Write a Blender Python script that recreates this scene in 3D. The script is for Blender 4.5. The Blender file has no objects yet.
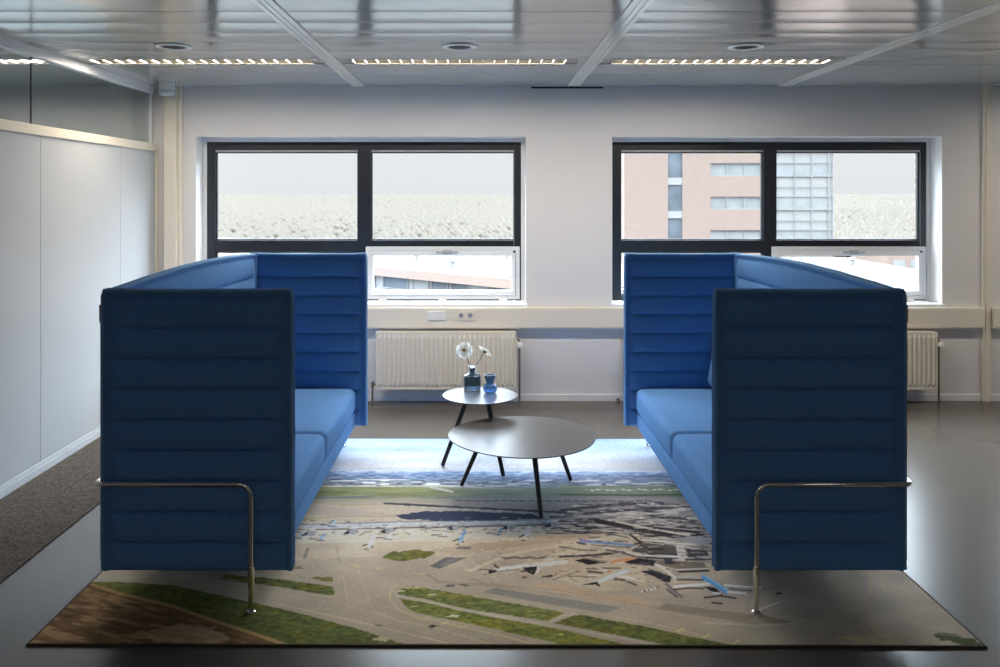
import bpy, bmesh, math, random
import numpy as np
from mathutils import Vector, Matrix
random.seed(7)
PI = math.pi
scene = bpy.context.scene
COL = scene.collection

# ------------------------------------------------------------------ camera
F = 850.0; CX = 483.0; CY = 196.5; H = 1.755
cd = bpy.data.cameras.new('camera'); cam = bpy.data.objects.new('camera', cd); COL.objects.link(cam)
cam.location = (0, 0, H); cam.rotation_euler = (PI/2, 0, 0)
cd.sensor_fit = 'HORIZONTAL'; cd.sensor_width = 36; cd.lens = F/1000*36
cd.shift_x = (500-CX)/1000; cd.shift_y = -(333.5-CY)/1000
cd.clip_end = 5000
scene.camera = cam
scene.view_settings.view_transform = 'Standard'; scene.view_settings.look = 'None'
scene.view_settings.gamma = 1; scene.view_settings.use_curve_mapping = False
scene.view_settings.exposure = 0.0
scene.cycles.use_denoising = True
scene.cycles.max_bounces = 10; scene.cycles.diffuse_bounces = 6; scene.cycles.glossy_bounces = 5
scene.cycles.transmission_bounces = 8; scene.cycles.transparent_max_bounces = 12
scene.cycles.sample_clamp_indirect = 6

# ------------------------------------------------------------------ materials
def lin(c):
    return tuple(((v/255)/12.92 if v/255 <= .04045 else ((v/255+.055)/1.055)**2.4) for v in c)
def mat(name, col, rough=.6, metal=0, spec=.5, bump=0, bscale=200, var=0, vscale=5, coat=0, stretch=None, sheen=0, coatr=.1):
    m = bpy.data.materials.new(name); m.use_nodes = True
    nt = m.node_tree; b = nt.nodes['Principled BSDF']
    b.inputs['Base Color'].default_value = (*col, 1); b.inputs['Roughness'].default_value = rough
    b.inputs['Metallic'].default_value = metal; b.inputs['Specular IOR Level'].default_value = spec
    b.inputs['Coat Weight'].default_value = coat; b.inputs['Coat Roughness'].default_value = coatr
    if sheen: b.inputs['Sheen Weight'].default_value = sheen
    tc = nt.nodes.new('ShaderNodeTexCoord'); mp = nt.nodes.new('ShaderNodeMapping')
    nt.links.new(tc.outputs['Object'], mp.inputs['Vector'])
    if stretch: mp.inputs['Scale'].default_value = stretch
    if bump:
        n = nt.nodes.new('ShaderNodeTexNoise'); n.inputs['Scale'].default_value = bscale; n.inputs['Detail'].default_value = 3
        bp = nt.nodes.new('ShaderNodeBump'); bp.inputs['Strength'].default_value = bump; bp.inputs['Distance'].default_value = .002
        nt.links.new(mp.outputs[0], n.inputs['Vector']); nt.links.new(n.outputs['Fac'], bp.inputs['Height'])
        nt.links.new(bp.outputs[0], b.inputs['Normal'])
    if var:
        n = nt.nodes.new('ShaderNodeTexNoise'); n.inputs['Scale'].default_value = vscale; n.inputs['Detail'].default_value = 4
        r = nt.nodes.new('ShaderNodeValToRGB')
        r.color_ramp.elements[0].position = .3; r.color_ramp.elements[1].position = .7
        r.color_ramp.elements[0].color = (*[c*(1-var) for c in col], 1); r.color_ramp.elements[1].color = (*[min(1, c*(1+var)) for c in col], 1)
        nt.links.new(mp.outputs[0], n.inputs['Vector']); nt.links.new(n.outputs['Fac'], r.inputs[0])
        nt.links.new(r.outputs[0], b.inputs['Base Color'])
    return m
def emis(name, col, s):
    m = mat(name, col); b = m.node_tree.nodes['Principled BSDF']
    b.inputs['Emission Color'].default_value = (*col, 1); b.inputs['Emission Strength'].default_value = s
    return m
def paneglass(name, tint=(1, 1, 1), refl=1.0):
    m = bpy.data.materials.new(name); m.use_nodes = True; nt = m.node_tree
    for n in list(nt.nodes): nt.nodes.remove(n)
    o = nt.nodes.new('ShaderNodeOutputMaterial'); mx = nt.nodes.new('ShaderNodeMixShader')
    t = nt.nodes.new('ShaderNodeBsdfTransparent'); t.inputs[0].default_value = (*tint, 1)
    g = nt.nodes.new('ShaderNodeBsdfGlossy'); g.inputs['Roughness'].default_value = .02
    f = nt.nodes.new('ShaderNodeFresnel'); f.inputs[0].default_value = 1.45
    gm = nt.nodes.new('ShaderNodeNewGeometry'); mi = nt.nodes.new('ShaderNodeMix'); mi.inputs[2].default_value = 1.45; mi.inputs[3].default_value = 1/1.45
    nt.links.new(gm.outputs['Backfacing'], mi.inputs[0]); nt.links.new(mi.outputs[0], f.inputs[0])
    mu = nt.nodes.new('ShaderNodeMath'); mu.operation = 'MULTIPLY'; mu.inputs[1].default_value = refl
    nt.links.new(f.outputs[0], mu.inputs[0]); nt.links.new(mu.outputs[0], mx.inputs[0])
    nt.links.new(t.outputs[0], mx.inputs[1]); nt.links.new(g.outputs[0], mx.inputs[2]); nt.links.new(mx.outputs[0], o.inputs[0])
    return m
def vaseglass(name, col):
    m = mat(name, col, rough=.04); b = m.node_tree.nodes['Principled BSDF']
    b.inputs['Transmission Weight'].default_value = 1; b.inputs['IOR'].default_value = 1.45
    return m

FAB = mat('blue wool fabric', (.110, .252, .52), rough=.95, spec=.05, bump=.2, bscale=900, var=.06, vscale=60)
PIPE = mat('highlit blue piping fabric', (.15, .31, .56), rough=.85, spec=.15)  # lighter than the panels: edge highlight put into the colour
CHROME = mat('polished chrome', (.82, .80, .76), rough=.07, metal=1)
WALLM = mat('white wall paint', (.765, .765, .765), rough=.55, bump=.05, bscale=300)
TRIMW = mat('white lacquer', (.82, .83, .84), rough=.35)
CREAM = mat('cream enamel', (.80, .75, .64), rough=.4)
CREAMR = mat('cream radiator enamel', (.80, .75, .64), rough=.35)
BLACKF = mat('anthracite window frame', (.018, .022, .030), rough=.35)
SASHM = mat('white aluminium sash', (.80, .82, .84), rough=.35)
GREYP = mat('grey plastic', (.35, .36, .38), rough=.4)
DARKP = mat('dark plastic', (.02, .02, .02), rough=.5)
PANELM = mat('light grey partition panel', (.53, .56, .585), rough=.4)
PBASE = mat('pale grey skirting', (.62, .66, .70), rough=.4)
GLASS = paneglass('window glass', (.98, .99, .99))
GLASSP = paneglass('smoked partition glass', (.80, .85, .87), 1.0)
CEILM = mat('satin metal ceiling panel', (.50, .505, .50), rough=.14, metal=.35, spec=.6)
CEILR = mat('white ceiling rail', (.74, .73, .70), rough=.16, spec=.7, metal=.2)
DARKG = mat('dark shadow gap', (.02, .022, .025), rough=.8)
FLOORM = mat('grey vinyl floor', (.098, .088, .077), rough=.25, spec=.27, var=.05, vscale=1.5, bump=.02, bscale=60)
TOPM = mat('satin taupe steel', (.085, .082, .085), rough=.28, spec=.22)
LEGM = mat('dark brown powder coat', (.022, .018, .015), rough=.45)
BLUEGLASS = vaseglass('deep blue glass', (.24, .40, .64))
SMOKEGLASS = vaseglass('smoky blue green glass', (.26, .34, .42))
PETAL = mat('white petal', (.93, .93, .90), rough=.6)
_nt = PETAL.node_tree; _o = [n for n in _nt.nodes if n.type == 'OUTPUT_MATERIAL'][0]; _t = _nt.nodes.new('ShaderNodeBsdfTranslucent'); _t.inputs[0].default_value = (.95, .95, .92, 1)
_m = _nt.nodes.new('ShaderNodeMixShader'); _m.inputs[0].default_value = .5; _nt.links.new(_nt.nodes['Principled BSDF'].outputs[0], _m.inputs[1]); _nt.links.new(_t.outputs[0], _m.inputs[2]); _nt.links.new(_m.outputs[0], _o.inputs[0])
DISC = mat('yellow flower centre', (.75, .62, .10), rough=.8)
DISCD = mat('dark flower eye', (.06, .05, .02), rough=.9)
STEM = mat('flower stem', (.10, .07, .04), rough=.6)
SEPAL = mat('green sepal', (.16, .22, .08), rough=.7)
BRASS = mat('dull brass fitting', (.32, .27, .20), rough=.35, metal=.9)
PIPEM = mat('grey brown heating pipe', (.20, .17, .14), rough=.35, metal=.4)
WHITEP = mat('white plastic', (.88, .88, .86), rough=.35)
LOUVM = mat('bright louvre', (.80, .78, .74), rough=.4)
LAMPIN = mat('luminaire reflector', (.22, .21, .19), rough=.35, metal=.3)

# ------------------------------------------------------------------ mesh helpers
class MB:
    def __init__(s): s.v = []; s.f = []
    def add(s, vs, fs):
        b = len(s.v); s.v += [tuple(v) for v in vs]; s.f += [tuple(b+i for i in f) for f in fs]; return s
    def box(s, x0, x1, y0, y1, z0, z1):
        vs = [(x0, y0, z0), (x1, y0, z0), (x1, y1, z0), (x0, y1, z0), (x0, y0, z1), (x1, y0, z1), (x1, y1, z1), (x0, y1, z1)]
        return s.add(vs, [(0, 3, 2, 1), (4, 5, 6, 7), (0, 1, 5, 4), (1, 2, 6, 5), (2, 3, 7, 6), (3, 0, 4, 7)])
    def prism(s, pts, z0, z1):
        n = len(pts); vs = [(x, y, z0) for x, y in pts]+[(x, y, z1) for x, y in pts]
        fs = [tuple(reversed(range(n))), tuple(range(n, 2*n))]+[(i, (i+1) % n, n+(i+1) % n, n+i) for i in range(n)]
        return s.add(vs, fs)
    def lathe(s, prof, c=(0, 0, 0), n=32, axis=None, sq=None):
        # prof: (radius, height)
        vs = []; fs = []
        for r, h in prof:
            for i in range(n):
                a = 2*PI*i/n
                k = 1.0
                if sq: k = 1/((abs(math.cos(a))**sq+abs(math.sin(a))**sq)**(1/sq))
                vs.append(Vector((r*k*math.cos(a), r*k*math.sin(a), h)))
        m = len(prof)
        for j in range(m-1):
            for i in range(n):
                fs.append((j*n+i, j*n+(i+1) % n, (j+1)*n+(i+1) % n, (j+1)*n+i))
        fs.append(tuple(reversed(range(n)))); fs.append(tuple(range((m-1)*n, m*n)))
        M = Matrix.Identity(3)
        if axis is not None: M = Vector((0, 0, 1)).rotation_difference(Vector(axis)).to_matrix()
        return s.add([M @ v+Vector(c) for v in vs], fs)
    def tube(s, path, rad, n=12, closed=False):
        P = [Vector(p) for p in path]; m = len(P); R = rad if isinstance(rad, (list, tuple)) else [rad]*m
        vs = []; fs = []; up = None
        for i, p in enumerate(P):
            if closed: t = (P[(i+1) % m]-P[i-1])
            else: t = (P[min(i+1, m-1)]-P[max(i-1, 0)])
            t.normalize()
            if up is None:
                up = Vector((0, 0, 1)) if abs(t.z) < .9 else Vector((1, 0, 0))
            u = up-t*up.dot(t)
            if u.length < 1e-4: u = Vector((1, .3, .2))-t*Vector((1, .3, .2)).dot(t)
            u.normalize(); up = u; w = t.cross(u)
            for k in range(n):
                a = 2*PI*k/n; vs.append(p+(u*math.cos(a)+w*math.sin(a))*R[i])
        for i in range(m if closed else m-1):
            for k in range(n):
                a, b = i*n, ((i+1) % m)*n
                fs.append((a+k, a+(k+1) % n, b+(k+1) % n, b+k))
        if not closed: fs.append(tuple(reversed(range(n)))); fs.append(tuple(range((m-1)*n, m*n)))
        return s.add(vs, fs)
    def rbox(s, x0, x1, y0, y1, z0, z1, r, n=8, crown=0.0, rot=None):
        """rounded box, optional crowned top/bottom/sides"""
        bm = bmesh.new(); bmesh.ops.create_cube(bm, size=2)
        bmesh.ops.subdivide_edges(bm, edges=bm.edges[:], cuts=2*n-1, use_grid_fill=True)
        c = Vector(((x0+x1)/2, (y0+y1)/2, (z0+z1)/2)); h = Vector(((x1-x0)/2, (y1-y0)/2, (z1-z0)/2))
        bm.verts.index_update(); vs = []
        for v in bm.verts:
            q = Vector((0, 0, 0)); core = Vector((0, 0, 0)); d = Vector((0, 0, 0))
            for i in range(3):
                e = h[i]-r
                t = v.co[i]
                # half of the subdivisions go to the corner zone
                if abs(t) > .5: core[i] = math.copysign(e, t); d[i] = math.copysign((abs(t)-.5)*2, t)
                else: core[i] = e*t*2
            if d.length > 0:
                mx = max(abs(d.x), abs(d.y), abs(d.z))
                dd = d.normalized()*mx if mx > 0 else d
                # on the hull at least one coordinate is 1
                p = core+dd*r
            else: p = core
            if crown:
                for i in range(3):
                    o = [k for k in range(3) if k != i]
                    w = (1-(p[o[0]]/h[o[0]])**2)*(1-(p[o[1]]/h[o[1]])**2)
                    if abs(v.co[i]) > .999: p[i] += math.copysign(crown*max(0, w), v.co[i])
            if rot is not None: p = rot @ p
            vs.append(p+c)
        fs = [tuple(v.index for v in f.verts) for f in bm.faces]
        bm.free(); return s.add(vs, fs)
    def build(s, name, m, parent=None, loc=(0, 0, 0), smooth=True, bevel=0, ang=35):
        me = bpy.data.meshes.new(name); me.from_pydata(s.v, [], s.f); me.update()
        ob = bpy.data.objects.new(name, me); COL.objects.link(ob); ob.location = loc
        if m: me.materials.append(m)
        if parent: ob.parent = parent
        if smooth:
            me.polygons.foreach_set('use_smooth', [True]*len(me.polygons))
            try: me.set_sharp_from_angle(angle=math.radians(ang))
            except Exception: pass
        if bevel:
            bv = ob.modifiers.new('bevel', 'BEVEL'); bv.width = bevel; bv.segments = 2; bv.limit_method = 'ANGLE'; bv.angle_limit = math.radians(40)
        return ob
def thing(name, label, cat, loc=(0, 0, 0), rz=0, group=None):
    o = bpy.data.objects.new(name, None); COL.objects.link(o); o.location = loc; o.rotation_euler = (0, 0, rz)
    o.empty_display_size = .1
    o['label'] = label; o['category'] = cat
    if group: o['group'] = group
    return o
def tag(o, label, cat, group=None, kind=None):
    o['label'] = label; o['category'] = cat
    if group: o['group'] = group
    if kind: o['kind'] = kind
    return o
def struct(o, label=None, cat=None):
    o['kind'] = 'structure'
    if label: o['label'] = label
    if cat: o['category'] = cat
    return o
def copy_tree(o, parent=None):
    c = o.copy(); COL.objects.link(c)
    if parent: c.parent = parent
    for ch in [x for x in bpy.data.objects if x.parent == o]: copy_tree(ch, c)
    return c
def arc(c, a0, a1, r, e1, e2, n=8):
    c = Vector(c); e1 = Vector(e1); e2 = Vector(e2)
    return [c+e1*r*math.cos(a0+(a1-a0)*i/n)+e2*r*math.sin(a0+(a1-a0)*i/n) for i in range(n+1)]

# ================================================================== SETTING
YW = 7.296            # window wall plane
ZC = 2.70             # ceiling
PITCH = 3.571; OP0 = -2.464; OPW = 2.833; ZS = .835; ZT = 2.27
XL, XR, YB = -8.2, 8.4, -4.5
ops = [OP0-PITCH, OP0, OP0+PITCH, OP0+2*PITCH]
# floor
struct(MB().box(XL, XR, YB, YW, -.06, 0).build('floor', FLOORM, smooth=False), 'glossy grey vinyl floor', 'floor')
# wall with window openings
w = MB(); w.box(XL, XR, YW, YW+.42, -.06, ZS-.025); w.box(XL, XR, YW, YW+.42, ZT, ZC+.1)
xs = [XL]
for o in ops: xs += [o, o+OPW]
xs.append(XR)
for i in range(0, len(xs), 2): w.box(xs[i], xs[i+1], YW, YW+.42, ZS-.025, ZT)
wall = struct(w.build('wall_back', WALLM, smooth=False), 'white wall with the two window openings', 'wall')
struct(MB().box(XL-.1, XL, YB, YW+.42, -.06, ZC+.1).build('wall_far_left', WALLM, smooth=False), 'white wall of the neighbouring room', 'wall')
struct(MB().box(XR, XR+.1, YB, YW+.42, -.06, ZC+.1).build('wall_right', WALLM, smooth=False), 'white wall at the right end of the room', 'wall')
struct(MB().box(XL, XR, YB-.1, YB, -.06, ZC+.1).build('wall_front', WALLM, smooth=False), 'white wall behind the camera', 'wall')
# vertical joint lines in wall and joint strip
bb = MB()
for x0, x1 in ((-2.57, .73), (.734, 4.27), (4.36, XR)): bb.box(x0, x1, YW-.012, YW, 0, .058)
struct(bb.build('baseboard_back', TRIMW, smooth=False, bevel=.002), 'white skirting under the windows', 'baseboard')
t = MB(); t.box(4.275, 4.345, YW-.03, YW, 0, ZC); t.box(4.295, 4.325, YW-.038, YW-.03, 0, ZC)
struct(t.build('trim_1', CREAM, smooth=False, bevel=.003), 'cream joint strip at the right of the wall', 'trim')

# ceiling: crowned metal panels
lumX = [(-1.053-1.8+.045, -1.053-.055), (-1.053+.06, .7645-.108), (.7645+.055, 2.542-.055)]
lumX = [(-2.806, -1.106), (-.994, .665), (.82, 2.49)]
lumAll = [(-4.62, -2.95)]+lumX+[(4.42, 6.1)]  # last one is added out of view to brighten the right wall
LY0, LY1 = 5.85, 6.045
edges = [YB]
y = 4.33
js = []
while y > YB: js.append(y); y -= .2925
js = sorted(js); js += [4.6225, 4.915, 5.21, 5.505, 5.80, LY0]
rows = [(a, b) for a, b in zip(js[:-1], js[1:])]
rows += [(LY1, 6.12), (6.12, 7.19)]
cb = MB()
def crown(x0, x1, y0, y1, sag):
    n = 8; vs = []; rng = random.Random(int(y0*1000))
    tilt = rng.uniform(-.0006, .0006)
    for i in range(n+1):
        q = i/n; g = .0015
        yy = y0+g+(y1-y0-2*g)*q
        z = ZC-.003-sag*(1-(2*q-1)**2)+tilt*(2*q-1)
        vs += [(x0, yy, z), (x1, yy, z)]
    fs = [(2*i, 2*i+2, 2*i+3, 2*i+1) for i in range(n)]
    # turned-up lips
    b = len(vs); vs += [(x0, y0+.0015, ZC+.02), (x1, y0+.0015, ZC+.02), (x0, y1-.0015, ZC+.02), (x1, y1-.0015, ZC+.02)]
    fs += [(b, 0, 1, b+1), (2*n, b+2, b+3, 2*n+1)]
    cb.add(vs, fs)
for (a, b) in rows:
    crown(XL, XR, a, b, .0022 if b-a > .2 and b-a < .4 else .0006)
# band around the luminaires
gx = [XL]
for a, b in lumAll: gx += [a, b]
gx.append(XR)
for i in range(0, len(gx), 2): crown(gx[i], gx[i+1], LY0-.0015, LY1+.0015, .0003)
cb.box(XL, XR, 7.19, YW, ZC-.001, ZC+.02)
cb.box(XL, XR, YB, YW+.4, ZC+.12, ZC+.2)
struct(cb.build('ceiling', CEILM, ang=20), 'satin metal panel ceiling', 'ceiling')
# ceiling rails
for k, x in enumerate((-4.65, -1.053, .7645, 2.542, 4.36, 6.2)):
    r = MB(); r.box(x-.052, x+.052, YB, 7.19, ZC-.010, ZC+.01)
    r.box(x-.050, x-.020, YB, 7.19, ZC-.013, ZC-.009); r.box(x+.020, x+.050, YB, 7.19, ZC-.013, ZC-.009); r.box(x-.012, x+.012, YB, 7.19, ZC-.013, ZC-.009)
    struct(r.build('trim_%d' % (k+2), CEILR, smooth=False, bevel=.0015), 'pale ceiling rail running toward the window wall', 'trim')
struct(MB().box(XL, XR, 7.19, 7.20, ZC-.012, ZC-.001).build('trim_8', PBASE, smooth=False), 'thin edge trim of the ceiling along the window wall', 'trim')

# ---- left partition
YJ = [7.285, 6.566, 5.379, 4.25, 3.05, 1.85, .65, -.55, -1.75, -2.95, YB]
pr = struct(thing('wall_left', 'light grey panelled partition with smoked glass above', 'partition')); 
for a, b in zip(YJ[1:], YJ[:-1]):
    MB().box(-2.86, -2.80, a+.002, b-.002, .075, 2.14).build('panel', PANELM, pr, smooth=False, bevel=.0015)
MB().box(-2.85, -2.81, YB, 7.28, .02, 2.14).build('core', GREYP, pr, smooth=False)
c = MB(); c.box(-2.875, -2.785, YB, 7.285, 2.14, 2.172); c.box(-2.868, -2.792, YB, 7.285, 2.172, 2.205)
c.build('cap_rail', CREAM, pr, smooth=False, bevel=.003)
b_ = MB(); b_.box(-2.86, -2.79, YB, 7.285, 0, .05); b_.box(-2.86, -2.795, YB, 7.285, .05, .075)
b_.build('skirting', PBASE, pr, smooth=False, bevel=.002)
MB().box(-2.875, -2.815, YB, 7.285, 2.635, ZC-.002).build('head_rail', TRIMW, pr, smooth=False, bevel=.003)
for a, b in ((5.35, 7.25), (3.45, 5.35), (1.55, 3.45), (-.35, 1.55), (-2.25, -.35), (YB, -2.25)):
    MB().box(-2.849, -2.841, a+.0015, b-.0015, 2.205, 2.635).build('pane', GLASSP, pr, smooth=False)
    MB().box(-2.850, -2.840, a-.0035, a+.0005, 2.205, 2.635).build('joint', DARKG, pr, smooth=False)
e = MB(); e.box(-2.875, -2.825, 7.245, 7.285, 2.205, 2.635); e.build('post', TRIMW, pr, smooth=False, bevel=.002)
e = MB(); e.box(-2.845, -2.785, 7.262, 7.290, 0, 2.14); e.build('end_post', CREAM, pr, smooth=False, bevel=.002)
# column
e = MB(); e.box(-2.705, -2.60, 7.205, YW, 0, ZC-.003); e.box(-2.599, -2.572, 7.235, YW, 0, ZC-.003)
struct(e.build('trim_9', CREAM, smooth=False, bevel=.003), 'cream boxed column in the corner beside the partition', 'trim')
# carpet
CARM = mat('mottled taupe carpet', (.105, .09, .078), rough=.97, spec=.1, bump=1.0, bscale=160, var=.55, vscale=75)
for k in range(9):
    x0 = -2.79; y1 = 7.29-.6*2*k
    pass
cp = MB()
for k in range(20):
    y1 = 7.29-.6*k; y0 = y1-.598
    if y0 < YB: break
    cp.box(-2.79, -2.492, y0, y1, 0, .006); cp.box(-2.490, -2.19, y0, y1, 0, .0055)
tag(cp.build('carpet', CARM, smooth=False), 'mottled taupe carpet tiles in a strip along the partition', 'carpet')

# ---- windows (structure with parts)
def frame_rect(mb, x0, x1, z0, z1, wl, wr, wb, wt, y0, y1):
    mb.box(x0, x0+wl, y0, y1, z0, z1); mb.box(x1-wr, x1, y0, y1, z0, z1)
    mb.box(x0+wl, x1-wr, y0, y1, z0, z0+wb); mb.box(x0+wl, x1-wr, y0, y1, z1-wt, z1)
FY = 7.49
def make_window():
    r = thing('window_1', 'wide black-framed window with four lights', 'window'); struct(r)
    m = MB(); frame_rect(m, .032, 2.799, ZS, 2.235, .0735, .0575, .052, .088, FY, FY+.075)
    m.box(1.363, 1.477, FY-.004, FY+.075, ZS+.052, 2.147)
    m.box(.1055, 1.363, FY, FY+.075, 1.266, 1.372); m.box(1.477, 2.7415, FY, FY+.075, 1.30, 1.372)
    m.build('frame', BLACKF, r, smooth=False, bevel=.003)
    m = MB(); m.box(.002, 2.831, FY-.004, FY+.02, 2.2355, 2.2695); m.box(2.7995, 2.831, FY-.004, FY+.02, ZS, 2.2355); m.box(.002, .0315, FY-.004, FY+.02, ZS, 2.2355)
    m.build('lining', TRIMW, r, smooth=False)
    m = MB()
    for a in ((.1055, 1.363, 1.372, 2.147), (1.477, 2.7415, 1.372, 2.147), (.1055, 1.363, .887, 1.266)): frame_rect(m, *a, .010, .010, .010, .010, FY+.02, FY+.05)
    m.build('glazing_bead', BLACKF, r, smooth=False)
    for x0, x1, z0, z1 in ((.1055, 1.363, 1.372, 2.147), (1.477, 2.7415, 1.372, 2.147), (.1055, 1.363, .887, 1.266)):
        MB().box(x0, x1, FY+.033, FY+.039, z0, z1).build('pane', GLASS, r, smooth=False)
    for x0, x1 in ((.109, 1.359), (1.481, 2.738)):
        m = MB(); m.box(x0, x1, FY-.012, FY+.004, 2.146, 2.163); m.build('blind_rail', GREYP, r, smooth=False, bevel=.003)
    s = MB(); frame_rect(s, 1.433, 2.786, .852, 1.3145, .034, .034, .030, .034, FY-.022, FY+.03)
    so = s.build('sash', SASHM, r, smooth=False, bevel=.002)
    s = MB(); frame_rect(s, 1.469, 2.748, .886, 1.278, .031, .031, .042, .044, FY-.032, FY+.03); s.build('casement', SASHM, so, smooth=False, bevel=.003)
    MB().box(1.499, 2.718, FY+.0, FY+.006, .927, 1.235).build('pane', GLASS, so, smooth=False)
    h = MB(); h.rbox(2.05, 2.244, FY-.050, FY-.035, 1.258, 1.276, .006, 3); h.box(2.11, 2.19, FY-.037, FY-.029, 1.250, 1.282); h.build('handle', GREYP, so)
    for x in (1.548, 2.072, 2.605): MB().box(x, x+.07, FY-.034, FY-.02, ZS+.001, .856).build('hinge', WHITEP, so, smooth=False, bevel=.002)
    # blind cord
    MB().tube([(2.735, FY-.02, 2.15), (2.735, FY-.02, 1.9), (2.735, FY-.02, 1.31)], .0015, 6).build('blind_cord', GREYP, r)
    m = MB(); m.box(2.728, 2.746, FY-.040, FY-.0325, 1.262, 1.280); m.build('latch', DARKP, so, smooth=False, bevel=.003)
    m = MB(); m.box(-.0, OPW, YW+.001, FY-.001, ZS-.0245, ZS-.0005); m.box(-.02, OPW+.012, YW-.028, YW-.0005, ZS-.045, ZS-.0005)
    m.build('window_sill', TRIMW, r, smooth=False, bevel=.003)
    return r
w1 = make_window(); w1.location = (OP0, 0, 0)
for i, o in enumerate((ops[2], ops[0], ops[3])):
    c = copy_tree(w1); c.name = 'window_%d' % (i+2); c.location = (o, 0, 0)

# ---- cable duct (trunking)
DY = YW-.062
d = MB(); d.box(-2.57, 4.27, DY, YW-.0005, .632, .806); d.box(4.35, XR, DY, YW-.0005, .632, .806); d.box(-2.57, 4.27, DY-.003, DY, .641, .796); d.box(4.35, XR, DY-.003, DY, .641, .796)
tag(d.build('cable_trunking', CREAM, smooth=False, bevel=.003), 'long cream cable trunking along the wall under both window sills', 'trunking')
def px(p, q, Y): s = F/Y; return ((p-CX)/s, Y, H-(q-CY)/s)
s_ = F/(DY-.003)
def outlet(name, label, p0, p1, cat, holes):
    x0, x1 = (p0-CX)/s_, (p1-CX)/s_; z1 = H-(311.2-CY)/s_; z0 = H-(319.8-CY)/s_
    t = thing(name, label, cat, ((x0+x1)/2, DY-.004, z0))
    W = (x1-x0)/2; hh = z1-z0
    for sx in (-1, 1):
        a, b = (-W, -.0008) if sx < 0 else (.0008, W)
        fp = MB().box(a, b, -.011, 0, 0, hh).build('face_plate', WHITEP if not holes else CREAM, t, smooth=False, bevel=.002)
        cx = (a+b)/2
        if holes:
            MB().lathe([(.021, 0), (.021, .0008), (.017, .001)], (cx, -.0110, hh/2), 20, (0, -1, 0)).build('socket_cup', GREYP, fp)
            MB().tube([(cx-.009*math.cos(a), -.0125, hh/2+.002+.009*math.sin(a)) for a in [PI*q/8 for q in range(-1, 10)]], .0022, 6).build('pin_slot', DARKP, fp)
        else:
            MB().box(cx-.020, cx+.020, -.013, -.0112, hh*.28, hh*.72).build('cover', WHITEP, fp, smooth=False, bevel=.001)
outlet('data_outlet', 'double blank white data outlet on the trunking', 428.3, 446, 'outlet', False)
outlet('power_socket', 'double cream power socket on the trunking', 456.6, 474.6, 'socket', True)

# ---- radiators
def radiator(x0, x1, label, valve):
    r = thing('radiator', label, 'radiator', (x0, 0, 0), group='panel radiators under the windows')
    W = x1-x0; y0 = YW-.135; y1 = y0+.028; z0, z1 = .128, .612
    n = int(round(W/.0413)); m = MB()
    # ribbed front face as a profile
    pts = []; 
    for i in range(n):
        a = .014+(W-.028)*i/n; p = (W-.028)/n
        pts += [(a, 0), (a+p*.16, -.0), (a+p*.32, -.012), (a+p*.68, -.012), (a+p*.84, 0)]
    pts.append((W-.014, 0))
    vs = []; fs = []
    for zz, k in ((z0+.02, 0), (z0+.045, 1), (z1-.045, 1), (z1-.02, 0)):
        vs += [(x, y0+dy*k, zz) for x, dy in pts]
    N = len(pts)
    for j in range(3):
        for i in range(N-1): fs.append((j*N+i, j*N+i+1, (j+1)*N+i+1, (j+1)*N+i))
    m.add(vs, fs)
    m.box(0, .014, y0-.004, y1, z0, z1); m.box(W-.014, W, y0-.004, y1, z0, z1)
    m.box(.014, W-.014, y0-.002, y1, z0, z0+.02); m.box(.014, W-.014, y0-.002, y1, z1-.02, z1)
    m.box(.014, W-.014, y0+.012, y1, z0+.02, z1-.02)
    m.build('front_panel', CREAMR, r, ang=20)
    m = MB(); m.box(.01, W-.01, y1+.045, y1+.065, z0+.01, z1-.01); m.build('rear_panel', CREAMR, r, smooth=False, bevel=.004)
    m = MB()
    m.box(.004, W-.004, y1, y1+.045, z1-.004, z1); m.box(.0, .004, y1, y1+.05, z0+.02, z1-.004); m.box(W-.004, W, y1, y1+.05, z0+.02, z1-.004)
    m.build('top_grille', CREAMR, r, smooth=False)
    for k in range(3):
        xx = W*(.12+.38*k); MB().box(xx-.015, xx+.015, y1+.066, YW-.0005, .2, .56).build('bracket', CREAMR, r, smooth=False)
    # thermostat valve + pipe + lower valve
    sx = 1 if valve == 'right' else -1
    xv = W+.028 if sx > 0 else -.028; xe = W if sx > 0 else 0
    vy = y0+.02; zv = H-(344.3-CY)/(F/vy)
    v = MB(); v.tube([(xe, vy+.012, zv+.045), (xe+sx*.012, vy+.012, zv+.045)]+[(xe+sx*.012+sx*.016*math.sin(a), vy+.012, zv+.029+.016*math.cos(a)) for a in (0.2, .5, .8, 1.1, 1.4)]+[(xv, vy+.012, zv-.0)], .009, 10)
    v.lathe([(.013, 0), (.013, .03)], (xv, vy+.012, zv-.02), 12)
    v.build('valve_body', BRASS, r)
    MB().lathe([(.016, 0), (.023, .006), (.023, .045), (.020, .052), (.0005, .054)], (xv, vy-.005, zv), 24, (0, -1, 0)).build('thermostat_knob', WHITEP, r)
    MB().tube([(xv, vy+.012, 0), (xv, vy+.012, zv-.02)], .0085, 10).build('pipe', PIPEM, r)
    # opposite lower valve
    xe2 = 0 if sx > 0 else W
    v = MB(); v.tube([(xe2, vy+.012, .165), (xe2-sx*.03, vy+.012, .165), (xe2-sx*.034, vy+.012, .155), (xe2-sx*.035, vy+.012, .0)], .0085, 10)
    v.lathe([(.013, 0), (.015, .012), (.015, .034), (.010, .05)], (xe2-sx*.032, vy+.012, .14), 12)
    v.build('lower_valve', BRASS, r)
    return r
RY = YW-.135; rs = F/RY
radiator((376-CX)/rs, (516.3-CX)/rs, 'cream ribbed radiator behind the side table', 'right')
radiator((629-CX)/rs, (771-CX)/rs, 'cream radiator mostly hidden behind the right sofa, only its left valve showing', 'left')
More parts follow.
